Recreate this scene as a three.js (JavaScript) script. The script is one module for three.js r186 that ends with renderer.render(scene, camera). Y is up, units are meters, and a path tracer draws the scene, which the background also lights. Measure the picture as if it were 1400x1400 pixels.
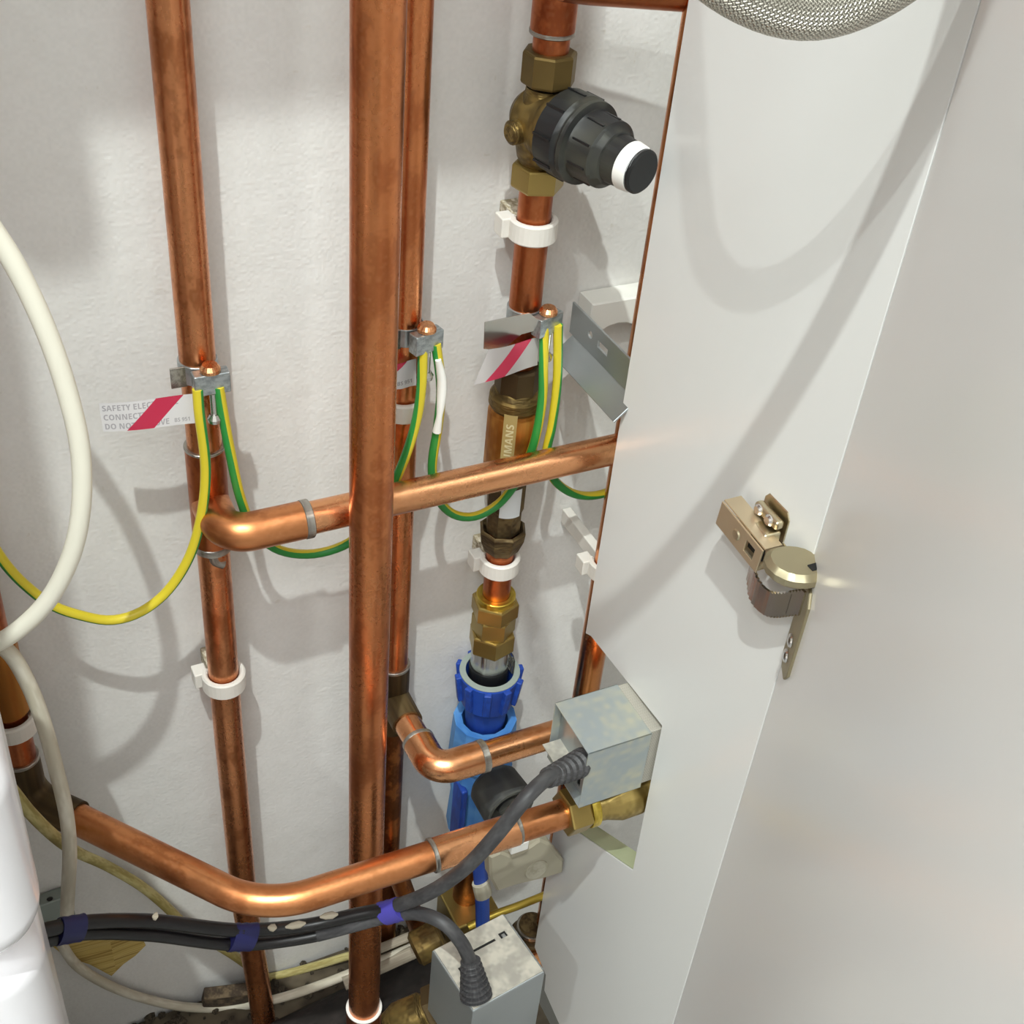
import * as THREE from 'three';
import { RoundedBoxGeometry } from 'three/addons/geometries/RoundedBoxGeometry.js';
import { mergeGeometries, toCreasedNormals } from 'three/addons/utils/BufferGeometryUtils.js';
import { RectAreaLightUniformsLib } from 'three/addons/lights/RectAreaLightUniformsLib.js';

// ───────── camera, light, exposure ─────────
// x runs right along the back wall, y up, z out of the wall; metres
const V = (a) => (a.isVector3 ? a.clone() : new THREE.Vector3(a[0], a[1], a[2]));
const scene = new THREE.Scene();
scene.background = new THREE.Color(0x000000);
const camera = new THREE.PerspectiveCamera(43.48, 1, 0.02, 30);
camera.position.copy(V([-0.1446, 1.357, 0.6986]));
camera.up.copy(V([0.2106, 0.779, -0.5906]));
camera.lookAt(V([-0.1446, 1.357, 0.6986]).add(V([0.3818, -0.6218, -0.6839])));
const EXPOSURE = 0.45, KEY = 43, SECOND = 28, FILL_PANEL = 17;
const KEY_AT = [-0.55, 3.36, 1.15], SECOND_AT = [-1.45, 3.36, 1.6], FILL_PANEL_AT = [-1.0, 3.36, 2.1];
const renderer = new THREE.WebGLRenderer({ antialias: true });
renderer.toneMapping = THREE.LinearToneMapping;
renderer.toneMappingExposure = EXPOSURE;
renderer.shadowMap.enabled = true;
renderer.shadowMap.type = THREE.PCFSoftShadowMap;
RectAreaLightUniformsLib.init();

// ───────── helpers ─────────
let seed = 7;
const rnd = () => { seed = (seed * 1664525 + 1013904223) >>> 0; return seed / 4294967296; };
const used = new Map();
function numbered(n) { const k = used.get(n) || 0; used.set(n, k + 1); return k ? n + '_' + String(k).padStart(3, '0') : n; }
function tag(o, label, category, group) {
  o.userData.label = label; o.userData.category = category; if (group) o.userData.group = group; return o;
}
function thing(name, label, category, pos = [0, 0, 0], group) {
  const g = new THREE.Group(); g.name = numbered(name); g.position.set(...pos); scene.add(g);
  return tag(g, label, category, group);
}
// part: geometry is given in world coordinates and moved into the parent's frame
function part(name, geo, mat, parent, label) {
  const m = new THREE.Mesh(Array.isArray(geo) ? join(geo) : geo, mat);
  m.name = name; m.castShadow = m.receiveShadow = true;
  if (parent && parent !== scene) {
    let o = parent, off = new THREE.Vector3();
    while (o && o !== scene) { off.add(o.position); o = o.parent; }
    m.geometry.translate(-off.x, -off.y, -off.z);
  }
  (parent || scene).add(m);
  if (label) m.userData.label = label;
  return m;
}
function single(name, geo, mat, label, category, group) {
  const m = part(numbered(name), geo, mat, scene); return tag(m, label, category, group);
}
function struct(name, geo, mat) { const m = part(name, geo, mat, scene); m.userData.kind = 'structure'; return m; }
function join(list) {
  return mergeGeometries(list.map((g) => {
    const q = g.index ? g.toNonIndexed() : g.clone();
    for (const k of Object.keys(q.attributes)) if (!['position', 'normal', 'uv'].includes(k)) q.deleteAttribute(k);
    return q;
  }), false);
}
// place geometry whose own +y is the axis
function along(geo, from, axis, xHint) {
  const y = V(axis).normalize();
  let h = xHint ? V(xHint) : (Math.abs(y.y) > 0.9 ? new THREE.Vector3(1, 0, 0) : new THREE.Vector3(0, 1, 0));
  const x = h.sub(y.clone().multiplyScalar(h.dot(y))).normalize();
  const z = new THREE.Vector3().crossVectors(x, y);
  const m = new THREE.Matrix4().makeBasis(x, y, z).setPosition(V(from));
  return geo.applyMatrix4(m);
}
function box(cx, cy, cz, sx, sy, sz, r = 0.001, seg = 2) {
  const g = new RoundedBoxGeometry(sx, sy, sz, seg, Math.min(r, sx / 2.01, sy / 2.01, sz / 2.01)); g.translate(cx, cy, cz); return g;
}
// lathe: profile of [radius, height] along an axis
function lathe(profile, from, axis = [0, 1, 0], seg = 40, crease = 0.5) {
  let g = new THREE.LatheGeometry(profile.map((p) => new THREE.Vector2(Math.max(p[0], 1e-5), p[1])), seg);
  if (crease) g = toCreasedNormals(g, crease);
  return along(g, from, axis);
}
// hexagonal nut with chamfered ends and a bore hidden by the pipe
function hexNut(af, h, from, axis = [0, 1, 0], turn = 0.2, sides = 6) {
  const R = af / Math.cos(Math.PI / sides), s = new THREE.Shape();
  for (let i = 0; i < sides; i++) { const a = turn + i * 2 * Math.PI / sides; const x = R * Math.cos(a), y = R * Math.sin(a); i ? s.lineTo(x, y) : s.moveTo(x, y); }
  s.closePath();
  const b = Math.min(0.0018, h * 0.25);
  const g = new THREE.ExtrudeGeometry(s, { depth: h - 2 * b, bevelEnabled: true, bevelThickness: b, bevelSize: b, bevelOffset: -b, bevelSegments: 2 });
  g.translate(0, 0, b); g.rotateX(-Math.PI / 2);
  return along(g, from, axis);
}
// points of a path with filleted corners
function bend(pts, radius, n = 10) {
  const P = pts.map(V), out = [P[0]];
  for (let i = 1; i < P.length - 1; i++) {
    const r0 = Array.isArray(radius) ? radius[i - 1] : radius;
    const a = P[i - 1].clone().sub(P[i]), b = P[i + 1].clone().sub(P[i]);
    const la = a.length(), lb = b.length(); a.normalize(); b.normalize();
    const th = Math.acos(THREE.MathUtils.clamp(a.dot(b), -1, 1));
    let t = r0 / Math.tan(th / 2); const lim = Math.min(la, lb) * 0.49; let r = r0;
    if (t > lim) { t = lim; r = t * Math.tan(th / 2); }
    const c = P[i].clone().add(a.clone().add(b).normalize().multiplyScalar(r / Math.sin(th / 2)));
    const s = P[i].clone().addScaledVector(a, t).sub(c), e = P[i].clone().addScaledVector(b, t).sub(c);
    const ang = s.angleTo(e);
    for (let k = 0; k <= n; k++) {
      const f = k / n, w0 = Math.sin((1 - f) * ang) / Math.sin(ang), w1 = Math.sin(f * ang) / Math.sin(ang);
      out.push(c.clone().addScaledVector(s, w0).addScaledVector(e, w1));
    }
  }
  out.push(P[P.length - 1]);
  return out;
}
function spline(pts, n = 60) { return new THREE.CatmullRomCurve3(pts.map(V), false, 'centripetal').getSpacedPoints(n); }
// sweep a circle along points; uv: u metres along, v 0..1 around (or metres)
function sweep(path, radius, { seg = 24, up = [0, 0, 1], vScale = 0, flat = 1, caps = true, twist = 0 } = {}) {
  const N = path.length, pos = [], nor = [], uv = [], idx = [];
  let T = [], s = [0];
  for (let i = 0; i < N; i++) {
    const a = path[Math.max(0, i - 1)], b = path[Math.min(N - 1, i + 1)];
    T.push(b.clone().sub(a).normalize()); if (i) s.push(s[i - 1] + path[i].distanceTo(path[i - 1]));
  }
  let nrm = V(up); nrm.sub(T[0].clone().multiplyScalar(nrm.dot(T[0])));
  if (nrm.length() < 1e-3) nrm.set(1, 0, 0).sub(T[0].clone().multiplyScalar(T[0].x));
  nrm.normalize();
  for (let i = 0; i < N; i++) {
    if (i) { nrm.sub(T[i].clone().multiplyScalar(nrm.dot(T[i]))).normalize(); }
    const bi = new THREE.Vector3().crossVectors(T[i], nrm);
    const r = typeof radius === 'function' ? radius(s[i], s[i] / 1, i) : radius;
    for (let k = 0; k <= seg; k++) {
      const a = k / seg * 2 * Math.PI + twist * (i / (N - 1)) ** 1.5, c = Math.cos(a), d = Math.sin(a);
      const n = nrm.clone().multiplyScalar(c * flat).addScaledVector(bi, d);
      pos.push(path[i].x + n.x * r, path[i].y + n.y * r, path[i].z + n.z * r);
      const nn = nrm.clone().multiplyScalar(c).addScaledVector(bi, d * flat).normalize();
      nor.push(nn.x, nn.y, nn.z); uv.push(s[i], vScale ? k / seg * 2 * Math.PI * r * vScale : k / seg);
    }
  }
  const W = seg + 1;
  for (let i = 0; i < N - 1; i++) for (let k = 0; k < seg; k++) { const a = i * W + k; idx.push(a, a + 1, a + W, a + 1, a + W + 1, a + W); }
  if (caps) for (const [i, sgn] of [[0, -1], [N - 1, 1]]) {
    const base = pos.length / 3, t = T[i];
    pos.push(path[i].x, path[i].y, path[i].z); nor.push(t.x * sgn, t.y * sgn, t.z * sgn); uv.push(s[i], 0.5);
    for (let k = 0; k <= seg; k++) { const q = (i * W + k) * 3; pos.push(pos[q], pos[q + 1], pos[q + 2]); nor.push(t.x * sgn, t.y * sgn, t.z * sgn); uv.push(s[i], k / seg); }
    for (let k = 0; k < seg; k++) sgn > 0 ? idx.push(base, base + 1 + k, base + 2 + k) : idx.push(base, base + 2 + k, base + 1 + k);
  }
  const g = new THREE.BufferGeometry();
  g.setAttribute('position', new THREE.Float32BufferAttribute(pos, 3));
  g.setAttribute('normal', new THREE.Float32BufferAttribute(nor, 3));
  g.setAttribute('uv', new THREE.Float32BufferAttribute(uv, 2));
  g.setIndex(idx); return g;
}
const tube = (a, b, r, o) => { const A = V(a), B = V(b), p = []; const n = Math.max(2, Math.ceil(A.distanceTo(B) / 0.03)); for (let i = 0; i <= n; i++) p.push(A.clone().lerp(B, i / n)); return sweep(p, r, o); };
// open ring (collar) between two radii
function collar(r0, r1, h, from, axis = [0, 1, 0]) {
  const e = Math.min(0.0006, h * 0.2, (r1 - r0) * 0.3);
  return lathe([[r0, 0], [r1 - e, 0], [r1, e], [r1, h - e], [r1 - e, h], [r0, h], [r0, 0]], from, axis, 36, 0.4);
}
// extrude a shape lying in the plane spanned by u (shape x) and v (shape y); thickness along u x v
function slab(pts, depth, origin, u, v, holes = [], bev = 0.0004) {
  const s = new THREE.Shape(pts.map((p) => new THREE.Vector2(p[0], p[1])));
  for (const h of holes) s.holes.push(new THREE.Path(h.map((p) => new THREE.Vector2(p[0], p[1]))));
  const g = new THREE.ExtrudeGeometry(s, { depth: Math.max(depth - 2 * bev, 1e-5), bevelEnabled: bev > 0, bevelThickness: bev, bevelSize: bev, bevelOffset: -bev, bevelSegments: 1, curveSegments: 8 });
  g.translate(0, 0, bev);
  const U = V(u).normalize(), W = new THREE.Vector3().crossVectors(U, V(v)).normalize(), VV = new THREE.Vector3().crossVectors(W, U);
  g.applyMatrix4(new THREE.Matrix4().makeBasis(U, VV, W).setPosition(V(origin)));
  return g;
}
const circle = (cx, cy, r, n = 14) => Array.from({ length: n }, (_, i) => [cx + r * Math.cos(i / n * 6.28319), cy + r * Math.sin(i / n * 6.28319)]);
const rect = (x0, y0, x1, y1) => [[x0, y0], [x1, y0], [x1, y1], [x0, y1]];

// ───────── textures ─────────
function noiseGrid(w, h, cx, cy, sd) {             // smooth tiling value noise with cx by cy cells
  seed = sd * 7919 + 13; const g = new Float32Array(cx * cy); for (let i = 0; i < g.length; i++) g[i] = rnd();
  const out = new Float32Array(w * h), sm = (t) => t * t * (3 - 2 * t);
  for (let y = 0; y < h; y++) for (let x = 0; x < w; x++) {
    const fx = x / w * cx, fy = y / h * cy, ix = Math.floor(fx), iy = Math.floor(fy), tx = sm(fx - ix), ty = sm(fy - iy);
    const a = g[(iy % cy) * cx + ix % cx], b = g[(iy % cy) * cx + (ix + 1) % cx], c = g[((iy + 1) % cy) * cx + ix % cx], d = g[((iy + 1) % cy) * cx + (ix + 1) % cx];
    out[y * w + x] = a + (b - a) * tx + (c - a) * ty + (a - b - c + d) * tx * ty;
  }
  return out;
}
const hex = (c) => [(c >> 16) & 255, (c >> 8) & 255, c & 255];
const mixc = (a, b, t) => a.map((v, i) => v + (b[i] - v) * t);
const sstep = (a, b, x) => { const t = Math.min(1, Math.max(0, (x - a) / (b - a))); return t * t * (3 - 2 * t); };
function dataTex(w, h, fn, srgb = true, rep = [1, 1]) {
  const d = new Uint8Array(w * h * 4);
  for (let y = 0; y < h; y++) for (let x = 0; x < w; x++) { const c = fn(x, y, y * w + x), q = (y * w + x) * 4; d[q] = c[0]; d[q + 1] = c[1]; d[q + 2] = c[2]; d[q + 3] = 255; }
  const t = new THREE.DataTexture(d, w, h); t.wrapS = t.wrapT = THREE.RepeatWrapping; t.magFilter = THREE.LinearFilter; t.minFilter = THREE.LinearFilter;
  if (srgb) t.colorSpace = THREE.SRGBColorSpace; t.repeat.set(...rep); t.needsUpdate = true; return t;
}
// drawn copper: streaks along the length (u), tarnish blotches, specks
function copperMaterial(sd, base, tarn, amount, { rough = 0.3, speck = 0.3, metal = 1, len = 0.4 } = {}) {
  const w = 512, h = 128;
  const b = noiseGrid(w, h, 17, 6, sd + 1), c = noiseGrid(w, h, 60, 20, sd + 2), f = noiseGrid(w, h, 200, 50, sd + 3);
  const B = hex(base), T = hex(tarn), D = hex(0x2e1c12), L = hex(0xd9a27a);
  const map = dataTex(w, h, (x, y, i) => {
    let t = sstep(0.82 - amount, 1.02 - amount, b[i] * 0.62 + c[i] * 0.3 + (f[i] - 0.5) * 0.2) * 0.55;
    let col = mixc(B, T, t);
    col = mixc(col, D, speck * 0.35 * sstep(0.7, 1.0, c[i] * 0.3 + b[i] * 0.7));
    col = mixc(col, L, 0.12 * sstep(0.6, 0.8, c[i] * 0.6 + f[i] * 0.4));
    const n = (f[i] - 0.5) * 8; return col.map((v) => Math.min(255, Math.max(0, v + n)));
  }, true, [1 / len, 1]);
  const rm = dataTex(w, h, (x, y, i) => { const v = 255 * Math.min(1, rough * (0.82 + 0.3 * b[i] + 0.2 * (f[i] - 0.5))); return [v, v, v]; }, false, [1 / len, 1]);
  return new THREE.MeshStandardMaterial({ map, roughnessMap: rm, roughness: 1, metalness: metal, color: 0xffffff });
}
// cast or machined metal, mottled; uv is whatever the shape has
function mottled(sd, c0, c1, { rough = 0.45, metal = 0.9, cells = 10, rep = [1, 1], bump = 0 } = {}) {
  const w = 128, a = noiseGrid(w, w, cells, cells, sd), b = noiseGrid(w, w, cells * 4, cells * 4, sd + 5), C0 = hex(c0), C1 = hex(c1);
  const map = dataTex(w, w, (x, y, i) => mixc(C0, C1, sstep(0.2, 0.8, a[i] * 0.65 + b[i] * 0.35)), true, rep);
  const m = new THREE.MeshStandardMaterial({ map, roughness: rough, metalness: metal });
  if (bump) { m.bumpMap = dataTex(w, w, (x, y, i) => { const v = 255 * b[i]; return [v, v, v]; }, false, rep); m.bumpScale = bump; }
  return m;
}
const plain = (c, rough = 0.5, extra = {}) => new THREE.MeshPhysicalMaterial({ color: c, roughness: rough, ...extra });
function canvasTex(w, h, draw) {
  const c = document.createElement('canvas'); c.width = w; c.height = h; draw(c.getContext('2d'), w, h);
  const t = new THREE.CanvasTexture(c); t.colorSpace = THREE.SRGBColorSpace; return t;
}
// paint on the back wall: roller stipple, drips, faint marks
const wallMaps = (() => {
  const w = 1024, a = noiseGrid(w, w, 5, 5, 31), b = noiseGrid(w, w, 40, 40, 32), c = noiseGrid(w, w, 260, 260, 33), d = noiseGrid(w, w, 70, 3, 34);
  const map = dataTex(w, w, (x, y, i) => {
    let col = mixc(hex(0xe4e2df), hex(0xdcdad6), a[i] * 0.6 + b[i] * 0.4);
    col = mixc(col, hex(0xc9c4ba), 0.5 * sstep(0.86, 0.97, b[i] * 0.7 + c[i] * 0.3));
    const n = (c[i] - 0.5) * 5; return col.map((v) => v + n);
  }, true, [2, 2]);
  const bump = dataTex(w, w, (x, y, i) => { const v = 255 * (0.4 * b[i] + 0.25 * c[i] + 0.35 * d[i]); return [v, v, v]; }, false, [2, 2]);
  return { map, bump };
})();
const M = {
  wall: new THREE.MeshPhysicalMaterial({ map: wallMaps.map, bumpMap: wallMaps.bump, bumpScale: 0.0006, roughness: 0.55, clearcoat: 0.12, clearcoatRoughness: 0.4 }),
  room: plain(0xe6e3de, 0.8), roomFloor: plain(0x8f8f8c, 0.6),
  melamine: new THREE.MeshPhysicalMaterial({ color: 0xe6e6e4, roughness: 0.26 }),
  doorWhite: new THREE.MeshPhysicalMaterial({ color: 0xf1efee, roughness: 0.22 }),
  chip: mottled(3, 0xb9bf9c, 0xa2aa86, { metal: 0, rough: 0.9, cells: 24 }),
  whitePaint: plain(0xe6e4dd, 0.6),
  copLeft: copperMaterial(11, 0xd28c60, 0x9c5c38, 0.34, { rough: 0.3, speck: 0.15 }),
  copMain: copperMaterial(21, 0xd08455, 0xa65e38, 0.36, { rough: 0.31, speck: 0.1 }),
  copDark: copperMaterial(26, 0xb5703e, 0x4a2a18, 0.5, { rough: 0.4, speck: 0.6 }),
  copNew: copperMaterial(41, 0xe6a677, 0xc47c48, 0.2, { rough: 0.3, speck: 0.08 }),
  copBend: copperMaterial(51, 0xd28d5d, 0xa4623a, 0.3, { rough: 0.36, speck: 0.2 }),
  copRed: copperMaterial(61, 0xb56a42, 0x7a3a22, 0.42, { rough: 0.38, speck: 0.4 }),
  copFar: copperMaterial(71, 0xdc9058, 0xa85c2c, 0.3, { rough: 0.25 }),
  solder: mottled(5, 0xb4b0a8, 0x8b8680, { rough: 0.35, metal: 0.9, cells: 6 }),
  brassOld: mottled(6, 0x8a7444, 0x5a4a2c, { rough: 0.5, metal: 0.85, cells: 8, bump: 0.0003 }),
  brassDirty: mottled(8, 0x7d6a48, 0x4c3d28, { rough: 0.6, metal: 0.7, cells: 9, bump: 0.0004 }),
  brass: mottled(7, 0xc0a868, 0x8f7a46, { rough: 0.36, metal: 0.95, cells: 7 }),
  brassBright: mottled(9, 0xe2c860, 0xb59a3c, { rough: 0.32, metal: 0.95, cells: 6 }),
  brassAmber: mottled(10, 0xc48a42, 0x935c24, { rough: 0.45, metal: 0.8, cells: 8 }),
  zinc: mottled(12, 0xb4babc, 0x949a9c, { rough: 0.42, metal: 0.85, cells: 8 }),
  zincDusty: mottled(13, 0xc2bdb0, 0xa19d94, { rough: 0.7, metal: 0.3, cells: 5, rep: [20, 20] }),
  zincStain: mottled(14, 0xa3abae, 0xc0bfac, { rough: 0.48, metal: 0.5, cells: 4, rep: [14, 14] }),
  steel: new THREE.MeshStandardMaterial({ color: 0xc8c6c2, roughness: 0.25, metalness: 1 }),
  nickel: new THREE.MeshStandardMaterial({ color: 0xcfc3a6, roughness: 0.3, metalness: 1 }),
  nickelDull: new THREE.MeshStandardMaterial({ color: 0xaea488, roughness: 0.45, metalness: 0.9 }),
  armBeige: new THREE.MeshStandardMaterial({ color: 0xdac8aa, roughness: 0.4, metalness: 0.9 }),
  chrome: new THREE.MeshStandardMaterial({ color: 0xe0dcda, roughness: 0.14, metalness: 1 }),
  black: plain(0x17181a, 0.4), dark: plain(0x0c0c0c, 0.7),
  blackDusty: mottled(15, 0x55554e, 0x2c2d2d, { rough: 0.65, metal: 0, cells: 6 }),
  capBlack: mottled(16, 0x3a3a33, 0x17181a, { rough: 0.5, metal: 0, cells: 5 }),
  blue: mottled(17, 0x1d48a6, 0x1a3a8c, { rough: 0.5, metal: 0, cells: 8 }),
  blueLight: mottled(18, 0x5c93cc, 0x3f78bc, { rough: 0.55, metal: 0, cells: 5 }),
  tape: plain(0x14154e, 0.45), tapeLight: plain(0x453f9c, 0.5),
  milky: plain(0xe9e4dc, 0.45, { transmission: 0.15, thickness: 0, }),
  clipDirty: mottled(19, 0xcfc6b4, 0x8c7f66, { rough: 0.8, metal: 0, cells: 8 }),
  hose: plain(0xeeeada, 0.4), cableWhite: mottled(20, 0xd9d3c4, 0xbdb5a2, { rough: 0.6, metal: 0, cells: 5, rep: [8, 1] }),
  cableYellow: mottled(23, 0xc8bd84, 0x9a8c50, { rough: 0.7, metal: 0, cells: 6, rep: [8, 1] }),
  cableBlack: mottled(22, 0x141113, 0x0b090a, { rough: 0.34, metal: 0, cells: 6, rep: [12, 1] }),
  cableGrey: mottled(24, 0x4c4b4c, 0x343335, { rough: 0.55, metal: 0, cells: 6, rep: [12, 1] }),
  foam: mottled(25, 0x2a2421, 0x1c1815, { rough: 0.95, metal: 0, cells: 12, rep: [4, 1], bump: 0.001 }),
  floorDirt: mottled(27, 0x655b4a, 0x3a3126, { rough: 0.95, metal: 0, cells: 14, bump: 0.001 }),
  dustWhite: mottled(28, 0xb5ab98, 0x93897a, { rough: 0.9, metal: 0, cells: 9 }),
  plasticGrey: plain(0x8d9690, 0.5), softener: plain(0xf1eff3, 0.22, { clearcoat: 0.4, clearcoatRoughness: 0.2 }),
  greyPlastic: mottled(29, 0xbdb7a4, 0xa79f8a, { rough: 0.7, metal: 0, cells: 5 }),
  paintWhite: plain(0xf0eee8, 0.6),
};
// yellow wire with a green stripe round part of the girth
const stripeTex = (c0, c1) => dataTex(64, 64, (x, y) => (y < 11 || y > 52 ? hex(c1) : hex(c0)));
M.earth = new THREE.MeshPhysicalMaterial({ map: stripeTex(0xd3c02e, 0x2a8a3c), roughness: 0.42 });
// braid of the flexible hose: two crossing sets of wires
M.braid = (() => {
  const w = 256, f = (x, y) => {
    const u = x / w * 8, v = y / w * 8, a = Math.abs(Math.sin(Math.PI * (u + v))), b = Math.abs(Math.sin(Math.PI * (u - v)));
    const over = (Math.floor(u + v) + Math.floor(u - v)) & 1; return over ? Math.max(a, b * 0.45) : Math.max(b, a * 0.45);
  };
  const rep = [1 / 0.015, 4];
  return new THREE.MeshStandardMaterial({ map: dataTex(w, w, (x, y) => mixc(hex(0x77736a), hex(0xdcd8cc), f(x, y)), true, rep), bumpMap: dataTex(w, w, (x, y) => { const v = 255 * f(x, y); return [v, v, v]; }, false, rep), bumpScale: 0.0006, roughness: 0.32, metalness: 0.9 });
})();

// ───────── the room ─────────
struct('wall_back', box(0.1, 1.7, -0.05, 5.2, 3.6, 0.1, 0.001), M.wall);
{ // metre uv for the painted wall
  const g = scene.getObjectByName('wall_back').geometry, p = g.attributes.position, u = g.attributes.uv;
  for (let i = 0; i < p.count; i++) u.setXY(i, p.getX(i), p.getY(i));
}
struct('floor', box(0.1, -0.05, 1.75, 5.2, 0.1, 3.7, 0.001), M.roomFloor);
struct('ceiling', box(0.1, 3.45, 1.75, 5.2, 0.1, 3.7, 0.001), M.room);
struct('wall_left', box(-2.45, 1.7, 1.75, 0.1, 3.6, 3.7, 0.001), M.room);
struct('wall_right', box(2.65, 1.7, 1.75, 0.1, 3.6, 3.7, 0.001), M.room);
struct('wall_front', box(0.1, 1.7, 3.55, 5.2, 3.6, 0.1, 0.001), M.room);

// unseen ceiling downlights, out of view, and an added fill panel
function downlight(pos, power, label) {
  const t = thing('unseen_ceiling_downlight', label, 'downlight', pos, 'unseen ceiling downlights');
  part('trim', collar(0.036, 0.05, 0.012, [pos[0], pos[1] + 0.028, pos[2]]), M.steel, t);
  part('lamp', lathe([[0, 0], [0.034, 0], [0.036, 0.01], [0, 0.014]], [pos[0], pos[1] + 0.026, pos[2]]), new THREE.MeshStandardMaterial({ color: 0xffffff, emissive: 0xffffff, emissiveIntensity: 6 }), t);
  const s = new THREE.SpotLight(0xf6fefa, power, 0, 1.1, 0.6, 2);
  s.position.set(0, 0, 0); s.target.position.set(0.1 - pos[0] + 0.3, 0.9 - pos[1], 0.1 - pos[2]);
  s.castShadow = true; s.shadow.radius = 1.1; s.shadow.mapSize.set(2048, 2048); t.add(s); t.add(s.target);
}
downlight(KEY_AT, KEY, 'unseen round ceiling downlight above the open cupboard, casting the main shadows');  // out of view; placed to throw the stronger shadows
downlight(SECOND_AT, SECOND, 'unseen round ceiling downlight further to the left, lighting the door');  // out of view; lights the door and throws the fainter shadows
{
  const t = thing('added_fill_panel', 'added square fill panel on the ceiling behind and left of the viewer', 'fill light', FILL_PANEL_AT);  // added to lift the shadows and brighten the door
  part('frame', box(FILL_PANEL_AT[0], FILL_PANEL_AT[1] + 0.025, FILL_PANEL_AT[2], 1.7, 0.03, 1.5, 0.004), M.room, t);
  part('diffuser', box(FILL_PANEL_AT[0], FILL_PANEL_AT[1] + 0.006, FILL_PANEL_AT[2], 1.62, 0.01, 1.42, 0.002), new THREE.MeshStandardMaterial({ color: 0xffffff, emissive: 0xffffff, emissiveIntensity: 2.2 }), t);
  const l = new THREE.RectAreaLight(0xf8fdff, FILL_PANEL, 1.6, 1.4); l.position.set(0, -0.004, 0); l.rotation.x = -Math.PI / 2; t.add(l);
}

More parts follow.
